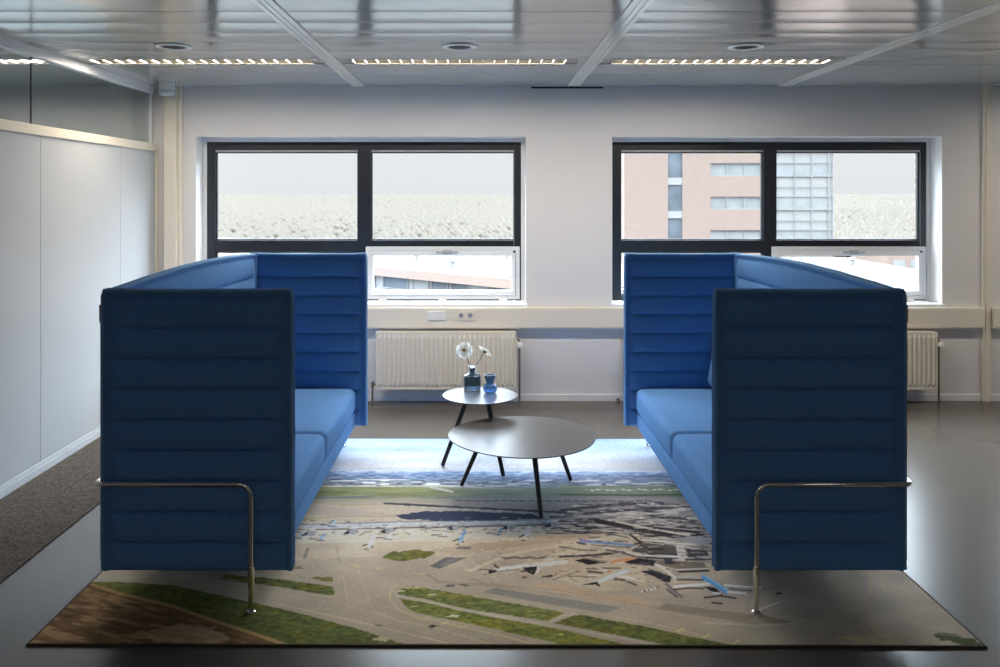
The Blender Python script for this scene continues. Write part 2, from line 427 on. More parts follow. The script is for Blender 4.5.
radiator((797-CX)/rs, (937.5-CX)/rs, 'cream ribbed radiator showing right of the right sofa', 'right')
MB_ = MB().tube([((624.3-CX)/(F/(YW-.03)), YW-.03, 0), ((624.3-CX)/(F/(YW-.03)), YW-.03, .60)], .008, 10)
MB_.lathe([(.014, 0), (.014, .03)], ((618-CX)/(F/(YW-.03)), YW-.03, .0), 12)
tag(MB_.build('heating_pipe', PIPEM), 'bare vertical heating pipe against the wall left of the right sofa', 'pipe')

# ---- ceiling fittings
for x, lab in ((-1.94, 'leftmost of the three round recessed ceiling downlights'), (-.147, 'middle of the three round recessed ceiling downlights'), (1.649, 'rightmost of the three round recessed ceiling downlights')):
    t = thing('downlight', lab, 'ceiling light', (x, 5.33, ZC-.006), group='round recessed downlights')
    MB().lathe([(.074, 0), (.078, -.006), (.098, -.008), (.114, -.004), (.116, .001), (.114, .002), (.072, .002)], n=40).build('trim_ring', WHITEP, t)
    MB().lathe([(.0005, -.001), (.074, -.001), (.074, .001), (.0005, .001)], n=32).build('opening', DARKG, t)
LAMPE = emis('glowing lamp tube', (1, .88, .72), 6.0)
LUMW = 31.0
for i, (a, b) in enumerate(lumAll):
    lab = ['slim lit ceiling luminaire seen through the partition glass', 'slim lit ceiling luminaire beside the partition, leftmost in the room', 'slim lit ceiling luminaire above the gap between both windows, middle of three', 'slim lit ceiling luminaire above the right window', 'added slim fill luminaire at the far right of the row, outside the frame', 'added slim fill luminaire far right outside the frame'][i]
    t = thing('linear_luminaire', lab, 'ceiling light', ((a+b)/2, (LY0+LY1)/2, ZC), group='linear ceiling luminaires')
    W = (b-a)/2; D = (LY1-LY0)/2
    m = MB(); m.box(-W, W, -D, -D+.008, -.004, .085); m.box(-W, W, D-.008, D, -.004, .085)
    m.box(-W, -W+.008, -D+.008, D-.008, -.004, .085); m.box(W-.008, W, -D+.008, D-.008, -.004, .085)
    m.box(-W+.008, W-.008, -D+.008, D-.008, .08, .085)
    m.build('housing', LAMPIN, t, smooth=False)
    m = MB(); L = W-.09
    MB().tube([(-L, 0, .058), (0, 0, .058), (L, 0, .058)], .008, 8).build('tube', LAMPE, t)
    # cross louvre with scalloped reflector bumps on the far side
    n = 19; m = MB()
    for k in range(n):
        x = -L+2*L*k/(n-1)
        m.box(x-.0025, x+.0025, -D+.009, D-.009, -.004, .003)
    m.build('louvre', LOUVM, t, smooth=False)
    for a_, b__ in ((-W+.009, -L-.012), (L+.012, W-.009)): MB().box(a_, b__, -D+.009, D-.009, .0, .006).build('end_plate', LAMPIN, t, smooth=False)
    ld = bpy.data.lights.new('lamp', 'AREA'); ld.shape = 'RECTANGLE'; ld.size = 2*L; ld.size_y = .10; ld.energy = LUMW; ld.color = (1, .87, .72)
    lo = bpy.data.objects.new('lamp', ld); COL.objects.link(lo); lo.parent = t; lo.location = (0, 0, .004)
    
for k, x in enumerate((-1.9, -.15, 1.65, 3.45)):  # added fill lights, unseen, lifting the near sofa panels
    t = thing('added_fill_light', ('added square fill light behind the camera, nearest the partition', 'added square fill light behind the camera, second from the partition', 'added square fill light behind the camera, third from the partition', 'added square fill light behind the camera, farthest from the partition')[k], 'ceiling light', (x, -1.3, ZC-.012), group='added fill lights behind the camera')
    m = MB(); frame_rect(m, -.3, .3, -.3, .3, .02, .02, .02, .02, -.006, .010); m.v = [(a, c, b) for a, b, c in m.v]; m.build('frame', WHITEP, t, smooth=False)
    ld = bpy.data.lights.new('lamp', 'AREA'); ld.shape = 'SQUARE'; ld.size = .56; ld.energy = 8; ld.color = (1, .96, .92)
    lo = bpy.data.objects.new('lamp', ld); COL.objects.link(lo); lo.parent = t; lo.location = (0, 0, -.002)
t = thing('smoke_detector', 'small white cylindrical detector hanging from the ceiling by the corner column', 'detector', (-2.635, 7.09, ZC-.002))
MB().lathe([(.062, 0), (.060, -.030), (.066, -.034), (.066, -.050), (.062, -.052)], n=28).build('base', WHITEP, t)
MB().lathe([(.060, -.052), (.064, -.058), (.064, -.086), (.052, -.100), (.0005, -.104)], n=28).build('cover', PBASE, t)
tag(MB().box(.412, 1.03, YW-.012, YW, ZC-.018, ZC-.004).build('air_vent', DARKG, smooth=False, bevel=.002), 'thin black air slot at the top of the wall between the windows', 'vent')

# ================================================================== SOFAS
NY = 2.33/2; PZ0, PZ1 = .168, 1.352; XI, XO = .401, -.402; PT = .05; SEAM0 = 1.328; SP = .1305
def seams(): return [SEAM0-SP*k for k in range(1, 9)]
def wob(a, b=0.0): return .5*math.sin(a*7.3+b*3.1)+.3*math.sin(a*17.1+1.3+b*5.7)+.2*math.sin(a*31.7+b)
def quilt(L, T, seed, topwave=0.0):
    """panel in local (u along length 0..L, v thickness, z); both faces quilted in horizontal channels"""
    me = MB(); nu = max(24, int(L/.022)); 
    se = [PZ0]+sorted(seams())+[SEAM0, PZ1]
    zs = []
    for a, b in zip(se[:-1], se[1:]):
        k = 12 if b-a > .05 else 5
        zs += [a+(b-a)*i/k for i in range(k)]
    zs.append(PZ1)
    us = [0, .005, .012, .019, .025, .029, .036, .045]; us = us+[.045+(L-.09)*i/nu for i in range(1, nu)]+[L-q for q in reversed(us)]
    def d(u, z):
        # half thickness
        for a, b in zip(se[:-1], se[1:]):
            if z <= b+1e-9: break
        p = (z-a)/(b-a); hgt = b-a
        puff = (1-abs(2*p-1)**2.6)
        puff = puff**.55 if puff > 0 else 0
        amp = .021 if hgt > .05 else .007
        e = min(u, L-u)
        edge = min(1, max(0, (e-.028)/.035)); edge = edge*edge*(3-2*edge)
        border = .009*math.exp(-((e-.010)/.011)**2)
        wr = .0012*wob(u*3+seed, z*9)*edge*puff
        return T/2-.019+amp*puff*(edge*.85+.15*(e > .03))+border+wr
    nz = len(zs); nn = len(us)
    for side in (1, -1):
        vs = []; fs = []
        for j, z in enumerate(zs):
            for i, u in enumerate(us):
                dz = topwave*math.sin(PI*u/L)*max(0, (z-1.1)/.25)+.0025*wob(u*2+seed*1.7, z*2)*(1 if 0 < j < nz-1 else 0)
                vs.append((u, side*d(u, z), z+dz))
        for j in range(nz-1):
            for i in range(nn-1):
                q = (j*nn+i, j*nn+i+1, (j+1)*nn+i+1, (j+1)*nn+i)
                fs.append(q if side < 0 else q[::-1])
        me.add(vs, fs)
    N = nz*nn
    for j in range(nz-1):
        for i in (0, nn-1):
            a, b = j*nn+i, (j+1)*nn+i
            q = (a, b, N+b, N+a); me.f.append(q if i else q[::-1])
    for i in range(nn-1):
        for j in (0, nz-1):
            a, b = j*nn+i, j*nn+i+1
            q = (a, b, N+b, N+a); me.f.append(q[::-1] if j else q)
    return me
def piping(L, T, topwave=0, ear=0.0, seed=0):
    m = MB(); r = .0085; pts = []
    n = 26
    for i in range(n+1): z = PZ0+.01+(PZ1-PZ0-.03)*i/n; pts.append((.002+.0016*wob(z*2.2, seed), 0, z))
    pts += [(.008, 0, PZ1-.004+ear)]
    nt = int(L/.05)
    for i in range(1, nt): u = L*i/nt; pts.append((u, 0, PZ1+.001+topwave*math.sin(PI*u/L)+ear*math.exp(-min(u, L-u)/.05)+.0014*wob(u*2, seed+1)))
    pts += [(L-.008, 0, PZ1-.004+ear)]
    for i in range(n+1): z = PZ1-.02-(PZ1-PZ0-.03)*i/n; pts.append((L-.002+.0016*wob(z*2.2, seed+2), 0, z))
    return m.tube(pts, r, 8)
def make_sofa():
    r = thing('high_back_sofa', '', 'sofa', group='blue high-backed sofas facing each other')
    for sgn in (-1, 1):
        q = quilt(XI-XO, PT, 3+sgn); yc = sgn*(NY-PT/2)
        q.v = [(XO+u, yc+v, z) for u, v, z in q.v]
        p = q.build('side_panel', FAB, r, ang=60)
        for k, off in enumerate((-1, 1)):
            t = piping(XI-XO, PT, 0, .009, sgn+k*4); t.v = [(XO+u, yc+v+off*.0165, z) for u, v, z in t.v]
            t.build('piping', PIPE, p)
        # zipper at the outer corner
        z = MB(); 
        z.box(XO-.008, XO-.004, sgn*(NY-.012)-.004, sgn*(NY-.012)+.004, PZ0+.05, PZ1-.09)
        zz = z.build('zip', DARKP, p, smooth=False)
        z = MB(); z.rbox(XO-.014, XO-.006, sgn*(NY-.012)-.005, sgn*(NY-.012)+.005, PZ1-.095, PZ1-.055, .003, 2); z.tube([(XO-.012, sgn*(NY-.012), PZ1-.095), (XO-.013, sgn*(NY-.012), PZ1-.13)], .0025, 6)
        z.build('zip_pull', BRASS, zz)
    Lb = 2*(NY-PT)-.004
    q = quilt(Lb, PT, 9, .030); q.v = [(XO+PT/2+.002-v, -Lb/2+u, z) for u, v, z in q.v]
    q.f = [f for f in q.f]
    p = q.build('back_panel', FAB, r, ang=60)
    for off in (-1, 1):
        t = piping(Lb, PT, .030, 0, 11+off); t.v = [(XO+PT/2+.002-v+off*.0165, -Lb/2+u, z) for u, v, z in t.v]; t.build('piping', PIPE, p)
    # base and cushions
    y1 = NY-PT-.004
    MB().rbox(XO+PT+.008, .325, -y1, y1, .160, .263, .014, 5).build('seat_base', FAB, r, ang=60)
    for a, b in ((-y1+.002, -.003), (.003, y1-.002)):
        m = MB().rbox(XO+PT+.012, .332, a, b, .265, .436, .042, 12, crown=.010)
        m.build('seat_cushion', FAB, r, ang=60)
        rot = Matrix.Rotation(math.radians(-11), 3, 'Y')
        m = MB().rbox(-.305, -.185, a+.01, b-.01, .448, .90, .045, 9, crown=.018, rot=rot)
        m.build('back_cushion', FAB, r, ang=60)
    # chrome tube frame
    R = .011; zt = .5475; xt = XO-.016; yt = NY+.024; lx = .237; path = []
    path.append(Vector((lx, -yt, .19)))
    path += arc((lx-.05, -yt, zt-.05), 0, PI/2, .05, (1, 0, 0), (0, 0, 1), 9)
    path += [Vector((0, -yt, zt))]
    path += arc((xt+.035, -yt+.035, zt), -PI/2, -PI, .035, (1, 0, 0), (0, 1, 0), 9)
    for yy in (-.8, -.4, 0, .4, .8): path.append(Vector((xt, yy, zt)))
    path += arc((xt+.035, yt-.035, zt), PI, PI/2, .035, (1, 0, 0), (0, 1, 0), 9)
    path += [Vector((0, yt, zt))]
    path += arc((lx-.05, yt, zt-.05), PI/2, 0, .05, (1, 0, 0), (0, 0, 1), 9)
    path.append(Vector((lx, yt, .19)))
    MB().tube(path, R, 16).build('frame_tube', CHROME, r)
    for fx, fy in ((lx, -yt), (lx, yt)):
        m = MB().lathe([(.0140, .205), (.0140, .125), (.0115, .118), (.0105, .026)], (fx, fy, 0), 20); m.f[-1] = m.f[-1]
        l = m.build('leg', CHROME, r)
        MB().lathe([(.019, .0085), (.020, .012), (.019, .016), (.012, .022), (.009, .030)], (fx, fy, 0), 20).build('foot', CHROME, l)
    for fy in (-.62, .62):
        l = MB().lathe([(.011, zt), (.011, .03)], (xt, fy, 0), 16).build('leg', CHROME, r)
        MB().lathe([(.019, .0085), (.020, .012), (.019, .016), (.012, .022), (.009, .030)], (xt, fy, 0), 16).build('foot', CHROME, l)
    return r
SYC = 3.59+NY
sofa = make_sofa(); sofa.location = (-1.21, SYC, 0)
sofa['label'] = 'blue quilted high-backed sofa on the left, next to the white partition'
s2 = copy_tree(sofa); s2.location = (1.385, SYC, 0); s2.rotation_euler = (0, 0, PI)
s2['label'] = 'blue quilted high-backed sofa on the right, in front of the right window'

# ================================================================== TABLES
def table(cx, cy, zt, r, feet, lab, amp, ph, legr, kk):
    t = thing('coffee_table' if r > .3 else 'side_table', lab, 'table', (cx, cy, .0085))
    z0 = zt-.0085; m = MB(); n = 96; pts = []
    for i in range(n):
        a = 2*PI*i/n; rr = r*(1+amp*math.cos(3*(a-ph))); pts.append((rr*math.cos(a), rr*math.sin(a)))
    m.prism(pts, z0-.006, z0)
    m.build('table_top', TOPM, t, bevel=.0015)
    for fx, fy in feet: 
        x, y_ = (fx-cx)*kk, (fy-cy)*kk; MB().lathe([(.032, z0-.012), (.032, z0-.0062)], (x, y_, 0), 16).build('mounting_plate', LEGM, t)
    for fx, fy in feet:
        a = Vector((fx-cx, fy-cy, .0065)); b = Vector(((fx-cx)*kk, (fy-cy)*kk, z0-.012))
        MB().tube([a, a.lerp(b, .5), b], [legr*.82, legr*.95, legr*1.1], 14).build('leg', LEGM, t)
    return t
table(.233, 4.985, .357, .433, [(.315, 4.595), (-.129, 5.125), (.538, 5.23)], 'large low taupe metal coffee table between the two sofas', .018, math.radians(-77), .0145, .62)
table(-.020, 5.526, .465, .243, [(-.262, 5.50), (.127, 5.29), (.115, 5.74)], 'small round side table carrying two blue glass vases', .012, math.radians(30), .0155, .32)

# vases
zt = .4655
bz = zt
prof = [(.0005, 0), (.050, 0), (.0565, .006), (.0575, .03), (.0575, .085), (.054, .096), (.040, .103), (.026, .106), (.0205, .111), (.0205, .146), (.0275, .152), (.0275, .156), (.019, .157), (.0175, .150), (.0175, .112), (.022, .105), (.038, .099), (.050, .093), (.0535, .083), (.0535, .012), (.046, .007), (.0005, .006)]
o = MB().lathe(prof, (0, 0, 0), 40, sq=3.2).build('bottle_vase', SMOKEGLASS, None, (-.072, 5.69, bz))
tag(o, 'square-shouldered smoky blue glass bottle vase holding the flowers', 'vase')
prof = [(.0005, 0), (.028, 0), (.034, .004), (.045, .020), (.0475, .034), (.043, .050), (.030, .060), (.0245, .066), (.027, .076), (.034, .098), (.0385, .118), (.0385, .121), (.0355, .121), (.031, .098), (.024, .076), (.0215, .066), (.027, .060), (.040, .049), (.0445, .034), (.042, .021), (.032, .008), (.0005, .006)]
o = MB().lathe(prof, (0, 0, 0), 40).build('small_vase', BLUEGLASS, None, (.047, 5.575, bz))
tag(o, 'small hourglass-shaped deep blue glass vase, empty, right of the flower bottle', 'vase')
# flowers
def flower(head, normal, base, lab, rad, seed):
    t = thing('gerbera', lab, 'flower', base, group='white gerberas in the bottle vase')
    B = Vector(base); Hd = Vector(head)-B; N = Vector(normal).normalized()
    rng = random.Random(seed)
    mid = Hd*.55+Vector((0, 0, .002))
    pts = [Vector((0, 0, 0)).lerp(mid, q/4) for q in range(4)]+[mid.lerp(Hd-N*.006, q/4) for q in range(5)]
    MB().tube(pts, .0022, 8).build('stem', STEM, t)
    M = Vector((0, 0, 1)).rotation_difference(N).to_matrix()
    m = MB()
    for ring, (cnt, r1, lift, wd) in enumerate(((17, rad, .000, .0078), (15, rad*.86, .005, .0070), (13, rad*.5, .008, .0045))):
        for k in range(cnt):
            a = 2*PI*(k+.5*ring)/cnt+rng.uniform(-.08, .08); L = r1*rng.uniform(.92, 1.05); dr = rng.uniform(-.003, .004)
            e = Vector((math.cos(a), math.sin(a), 0)); f = Vector((-math.sin(a), math.cos(a), 0)); row = []
            for q, wf in ((.12, .35), (.35, .8), (.6, 1.0), (.82, .95), (.95, .6), (1.0, .15)):
                h = lift+.010*math.sin(q*2.4)+dr*q
                for sx in (-1, 0, 1): row.append(M @ (e*L*q+f*wd*wf*sx+Vector((0, 0, h-(.0015 if sx == 0 else 0))))+Hd)
            fs = []
            for j in range(5):
                for i in range(2): fs.append((j*3+i, j*3+i+1, (j+1)*3+i+1, (j+1)*3+i))
            m.add(row, fs)
    m.build('petals', PETAL, t)
    m = MB(); m.lathe([(.0005, .006), (.0125, .006), (.014, .011), (.011, .015), (.0005, .0155)], Hd, 20, N)
    dsc = m.build('flower_centre', DISC, t)
    MB().lathe([(.0005, .0155), (.006, .0155), (.005, .018), (.0005, .0185)], Hd, 14, N).build('eye', DISCD, dsc)
    MB().lathe([(.003, -.010), (.010, -.004), (.015, .004), (.0005, .005)], Hd, 14, N).build('sepal', SEPAL, t)
flower((-.124, 5.66, .731), (-.12, -1, .30), (-.050, 5.69, .50), 'white gerbera facing the camera, left of two in the bottle vase', .060, 1)
flower((.010, 5.68, .716), (.55, .30, .70), (-.116, 5.69, .51), 'white gerbera tilted to the right, seen from the side, right of two in the vase', .056, 2)

# ================================================================== RUG (printed aerial photograph)
RX0, RX1, RY0, RY1, RZ = -1.768, 1.955, 3.318, 6.128, .008
def rug():
    st = .0058
    nx = int((RX1-RX0)/st)+1; ny = int((RY1-RY0)/st)+1
    X, Y = np.meshgrid(np.linspace(RX0, RX1, nx), np.linspace(RY0, RY1, ny))
    X = X.ravel(); Y = Y.ravel()
    U = CX+X*F/Y; V = CY+(H-RZ)*F/Y          # print layout coordinates
    C = np.zeros((X.size, 3))
    def hsh(a, b, s): 
        v = np.sin(a*127.1+b*311.7+s*74.7)*43758.5453; return v-np.floor(v)
    def noise(x, y, s=0):
        xi = np.floor(x); yi = np.floor(y); fx = x-xi; fy = y-yi; fx = fx*fx*(3-2*fx); fy = fy*fy*(3-2*fy)
        return (hsh(xi, yi, s)*(1-fx)+hsh(xi+1, yi, s)*fx)*(1-fy)+(hsh(xi, yi+1, s)*(1-fx)+hsh(xi+1, yi+1, s)*fx)*fy
    def fbm(x, y, s=0, o=3):
        r = 0; a = .5; t = 0
        for k in range(o): r = r+a*noise(x*2**k, y*2**k, s+k*9); t += a; a *= .5
        return r/t
    def put(mask, col, al=1.0):
        m = (mask*al)[:, None]; C[:] = C*(1-m)+np.array(col, float)*m
    def poly(pts, col, al=1.0, ns=0):
        P = np.array(pts, float); x0, y0 = P.min(0)-3; x1, y1 = P.max(0)+3
        idx = np.where((U > x0) & (U < x1) & (V > y0) & (V < y1))[0]
        if not idx.size: return
        u = U[idx]; v = V[idx]
        if ns: u = u+ns*2*(noise(U[idx]/4, V[idx]/2, 5)-.5); v = v+ns*(noise(U[idx]/4, V[idx]/2, 6)-.5)
        ins = np.zeros(idx.size, bool); n = len(P)
        for i in range(n):
            xa, ya = P[i]; xb, yb = P[(i+1) % n]
            if ya == yb: continue
            c = ((ya > v) != (yb > v)) & (u < (xb-xa)*(v-ya)/(yb-ya)+xa); ins ^= c
        k = idx[ins]; C[k] = C[k]*(1-al)+np.array(col, float)*al
    def line(pts, col, wv=1.0, al=1.0):
        for (xa, ya), (xb, yb) in zip(pts[:-1], pts[1:]):
            sel = np.where((U > min(xa, xb)-3) & (U < max(xa, xb)+3) & (V > min(ya, yb)-4) & (V < max(ya, yb)+4))[0]
            if not sel.size: continue
            u = U[sel]; v = V[sel]*1.0; dx, dy = xb-xa, yb-ya; L = dx*dx+dy*dy+1e-9
            t = np.clip(((u-xa)*dx+(v-ya)*dy)/L, 0, 1); d = np.hypot(u-xa-t*dx, v-ya-t*dy)
            a = np.clip(wv/2+.45-d, 0, 1)*al
            C[sel] = C[sel]*(1-a[:, None])+np.array(col, float)*a[:, None]
    # vertical tone bands
    ks = np.array([438, 446, 456, 466, 470.5, 472, 476, 480, 484, 486.5, 488, 494, 497.5, 500, 506, 514, 522, 530, 540, 560, 590, 620, 650])
    cs = np.array([(150, 182, 226), (168, 192, 226), (188, 203, 226), (208, 212, 220), (190, 198, 212), (128, 146, 178), (98, 118, 150), (104, 118, 142), (112, 120, 130), (128, 132, 128), (118, 124, 90), (106, 112, 78), (114, 118, 102), (140, 136, 128), (168, 158, 144), (176, 166, 150), (180, 170, 154), (196, 186, 170), (190, 178, 160), (172, 160, 142), (166, 154, 136), (160, 148, 130), (150, 138, 120)], float)
    for k in range(3): C[:, k] = np.interp(V, ks, cs[:, k])
    sky = V < 470.5
    n1 = fbm(U/60, V/6, 1, 4)
    C[sky] += ((n1[sky]-.5)*45)[:, None]; C[sky] *= .84
    # hazy city band
    b = (V > 471) & (V < 487); n2 = fbm(U/7, V/1.1, 3, 3)
    C[b] += ((n2[b]-.5)*110)[:, None]*np.array([1, .95, .8])
    b = (V > 479.5) & (V < 486.5); m = b & (noise(U/16, V/1.3, 8) > .66); C[m] = (196, 200, 206)
    m = b & (noise(U/9, V/1.2, 18) < .22); C[m] = (66, 72, 88)
    line([(200, 486.8), (440, 486.3), (520, 489)], (190, 186, 176), .8, .8)
    # airfield green, bluer on the right
    b = (V > 487) & (V < 500); n3 = fbm(U/30, V/2, 12, 3)
    C[b] += ((n3[b]-.5)*44)[:, None]
    g = np.clip((U-425)/60, 0, 1)*np.clip((V-474)/4, 0, 1)*np.clip((530-V)/14, 0, 1)
    C[:] = C*(1-.42*g[:, None])+np.array((88, 100, 122.))*.42*g[:, None]
    poly([(560, 485), (760, 486), (760, 499), (640, 497), (560, 493)], (96, 108, 92), .75)
    for k in range(26):
        x = 585+k*5.2; line([(x, 489.5+.6*math.sin(k*1.7)), (x+2+k % 3, 489.7+.6*math.sin(k*1.7))], (205, 205, 205), 1.0, .8 if k % 3 else .3)
    line([(560, 494.5), (640, 495), (770, 493)], (52, 62, 58), 1.6, .8)
    line([(290, 499), (330, 498), (370, 496.5)], (88, 94, 108), 1.2, .8); line([(280, 501.8), (345, 501), (420, 498)], (150, 146, 96), 1, .6)
    line([(430, 487), (452, 492)], (168, 166, 165), 2.4, .8)
    line([(340, 505), (390, 504.5), (430, 501)], (150, 142, 96), .8, .7); line([(300, 520), (340, 516.5), (395, 517)], (150, 138, 88), .9, .8)
    poly([(280, 509), (330, 507), (400, 515), (395, 517), (330, 516), (280, 513)], (160, 150, 142), .6, 1)
    # plain on the right
    poly([(452, 499), (580, 497), (800, 498), (800, 516), (560, 512), (452, 506)], (124, 118, 120), .85, 1)
    # buildings strip and blue pond of tarmac
    for k in range(34):
        x = 384+k*5.4; yy = 503.5+k*.27; hgt = .9+.8*hsh(k, 2., 3)
        line([(x, yy), (x+4.2, yy+.3)], (40, 42, 54), hgt*1.5, .9)
        if k % 2: line([(x, yy+1.6), (x+3, yy+1.7)], (196, 188, 178), .9, .8)
    poly([(396, 515.5), (425, 511.5), (470, 511), (530, 514), (546, 519), (540, 522), (500, 524), (440, 521), (402, 519)], (44, 52, 78), .95, 1.5)
    for k in range(22):
        x = 456+k*9; line([(x, 500.3+.25*(k % 5)), (x+6, 500.6+.25*(k % 4))], (48, 54, 74), 1.2, .75)
    # pier / terminal
    line([(180, 530), (297, 527.5), (420, 523.8), (545, 521.5), (600, 519)], (178, 184, 192), 3.4)
    line([(180, 533), (297, 530.6), (420, 527.6), (545, 524.9), (590, 523)], (70, 76, 92), 1.3, .95)
    line([(180, 527.6), (297, 525), (420, 521.4), (545, 519.2)], (88, 94, 108), .9, .8)
    poly([(200, 532), (420, 529), (545, 526), (590, 524), (620, 530), (590, 534), (440, 541), (300, 544), (200, 546)], (202, 192, 176), .9, 1)
    for x, yy in ((352, 531), (388, 530), (455, 526.5), (510, 526), (553, 523.5), (310, 533), (250, 535)):
        poly([(x-5, yy+3), (x-3, yy-2), (x+5, yy-3), (x+7, yy+1), (x+2, yy+4)], (150, 152, 158)); poly([(x-9, yy+3), (x-3, yy-1), (x-2, yy+3.5)], (40, 44, 56)); line([(x-1, yy-2.5), (x+5, yy-3)], (225, 222, 214), 1.1)
    for x, yy, c in ((322, 538, (122, 168, 215)), (390, 537, (226, 226, 226)), (500, 532, (86, 134, 196)), (445, 534, (214, 214, 214)), (300, 536, (150, 180, 214)), (334, 524, (156, 186, 220)), (250, 539, (214, 214, 218))):
        line([(x-13, yy+1.2), (x-3, yy+.4)], (62, 60, 66), 1.2, .85); line([(x-9, yy), (x+9, yy+1)], (214, 206, 196), .9); line([(x-1.5, yy+2.2), (x+1.5, yy-3.2)], c, 2.4); line([(x-6, yy+2.4), (x+2, yy+2.7)], (50, 50, 58), .9, .8)
    for k in range(70):
        x = 290+hsh(k, 1., 2)*300; yy = 529+hsh(k, 5., 2)*7-(x-290)*.012
        line([(x, yy), (x+1.5+3*hsh(k, 7., 1), yy+.2)], (64, 60, 62) if k % 3 else (230, 226, 218), .8, .7)
    # broad apron shading bands
    poly([(150, 548), (440, 541), (600, 531), (620, 536), (560, 543), (500, 552), (300, 560), (150, 565)], (186, 172, 152), .8, 2)
    poly([(430, 550), (500, 541), (590, 534), (600, 537), (520, 546), (455, 556)], (158, 142, 122), .55, 2)
    # grass islands
    G1 = (98, 104, 58); G2 = (84, 92, 48); G3 = (102, 108, 52)
    poly([(381, 557), (390, 552), (420, 550.5), (437, 552), (430, 557), (408, 561.5), (388, 560)], G1, 1, 2.5)
    poly([(280, 579.5), (334.6, 587), (334.6, 596), (319, 594), (280, 587.5), (220, 580), (225, 575)], G2, 1, .8)
    poly([(310, 578), (333, 577), (333, 582.5), (322, 581)], (112, 108, 66), 1, 1); poly([(286, 567), (302, 567), (306, 569.5), (290, 569)], (112, 108, 70), .8, 1)
    # big grass bottom left
    poly([(86, 583), (116, 582.6), (175, 586), (290, 611), (348, 626), (378, 635), (410, 646), (300, 648), (256, 634), (212, 620), (175, 607), (121, 594), (90, 587)], G2, 1, .8)
    gm = (V > 582)
    # soil corner + sandy track
    poly([(20, 583), (88, 584), (121, 594.5), (175, 608), (212, 621), (256, 635), (290, 650), (0, 652), (0, 600)], (112, 86, 56), 1, .8)
    line([(92, 585.5), (121, 594.5), (175, 607.5), (212, 620.5), (256, 634.5), (290, 646)], (176, 142, 92), 3.2, .9)
    so = (V > 584) & (U < 70+(V-580)*3.4+4) & (U < 290); dd = fbm((U+V*2.2)/22, (V-U*.22)/3.2, 21, 4)
    idx = np.where(so & (U < 92+(V-586)*3.05))[0]
    C[idx] = C[idx]*(.62+.76*dd[idx])[:, None]
    m = so & (dd > .58) & (U < 92+(V-588)*3.0); C[m] = C[m]*.6+np.array((172, 146, 112))*.4
    poly([(150, 632), (185, 624), (215, 628), (232, 640), (205, 645), (150, 643)], (176, 150, 116), .6, 4)
    # sheds by the horizon of the apron
    poly([(430, 566.4), (446, 557.2), (467, 558), (440, 568.8)], (104, 102, 104)); poly([(440, 566), (452, 558.5), (459, 559), (447, 566.5)], (128, 124, 122), .6)
    poly([(455, 548.5), (460, 546.8), (472, 546.8), (470, 549.5)], (112, 106, 102)); poly([(446, 585), (456, 584.5), (456, 587), (447, 587)], (98, 92, 86)); poly([(458, 583.8), (469, 584.5), (470, 586.5), (461, 585.8)], (88, 84, 80))
    line([(472, 570), (505, 556), (535, 549), (580, 543)], (204, 188, 162), 2.8, .9); line([(466, 570), (474, 571)], (204, 188, 162), 1.6)
    line([(428, 575), (440, 582), (500, 586), (570, 596)], (146, 132, 114), 3.0, .55)
    poly([(520, 582), (560, 583), (600, 592), (570, 594)], (176, 146, 116), .5, 3)
    # jet one
    poly([(506, 572), (556, 548), (600, 546), (640, 560), (650, 590), (600, 590), (560, 580)], (196, 180, 156), .45, 2)
    line([(496, 570), (508, 568), (535, 564.5), (567, 561.8)], (226, 222, 214), 3.6); poly([(526, 566.5), (546, 563.5), (556, 565), (541, 567.5), (534, 568)], (226, 220, 210)); line([(497, 571.3), (520, 569.3)], (96, 90, 90), .9, .7)
    poly([(489, 570), (500, 571), (490, 574)], (34, 32, 36)); poly([(523, 567.5), (541, 566), (534, 575), (529, 573)], (40, 38, 40)); poly([(538, 566), (545, 565), (539, 573), (536, 574)], (224, 218, 206))
    line([(480, 569.4), (497, 570)], (60, 56, 58), 1.0, .8); line([(495, 565), (499, 568)], (44, 30, 40), 1.8); line([(500, 563.5), (515, 565)], (150, 134, 120), 1)
    for k in range(18): line([(503+k*2.4, 557.5+.5*math.sin(k)), (505+k*2.4, 558+.5*math.sin(k))], (84, 78, 76), 1.5, .8)
    line([(546, 560), (551, 558.8), (556, 560)], (214, 208, 198), 2)
    for a in ((522, 571.2, 526), (523.5, 577.4, 527), (543, 576.5, 553), (549, 575.5, 553)): line([(a[0], a[1]), (a[2], a[1]-.3)], (54, 50, 50), 1.5, .9)
    line([(554, 579.5), (578, 571.5)], (120, 110, 100), 1.6, .8)
    # slabs
    poly([(484, 592), (495, 588), (560, 597.5), (622.5, 607.3), (606, 612.6), (540, 602.5)], (128, 124, 116), .9)
    poly([(656.6, 608.6), (666.5, 603), (712, 609), (765, 615), (800, 622), (756, 623.5)], (134, 124, 110), .85)
    line([(480, 583), (560, 590), (640, 604), (700, 614), (770, 626)], (140, 120, 98), .8, .7)
    poly([(575, 592), (640, 598), (660, 604), (640, 604), (590, 597)], (182, 150, 122), .45, 3)
    # grass strips
    poly([(398, 594), (402, 589), (409, 586), (424, 587.6), (500, 601), (560, 611), (566.4, 613), (549, 621), (463, 608), (424, 599)], G1, 1, .8)
    poly([(555.4, 623), (578.5, 614), (640, 625), (740, 646), (676, 646), (610, 633)], G2, 1, .8)
    poly([(400, 598.7), (424, 602), (464, 611.5), (560, 629), (640, 647), (575, 647), (500, 630), (417, 613), (407, 607)], G3, 1, .8)
    line([(398, 596), (424, 600.6), (463, 609.7), (555, 626), (630, 639), (670, 648)], (170, 160, 142), 2.6); line([(551, 622), (563, 616), (575, 613.6), (579, 614.6)], (174, 164, 146), 2.2)
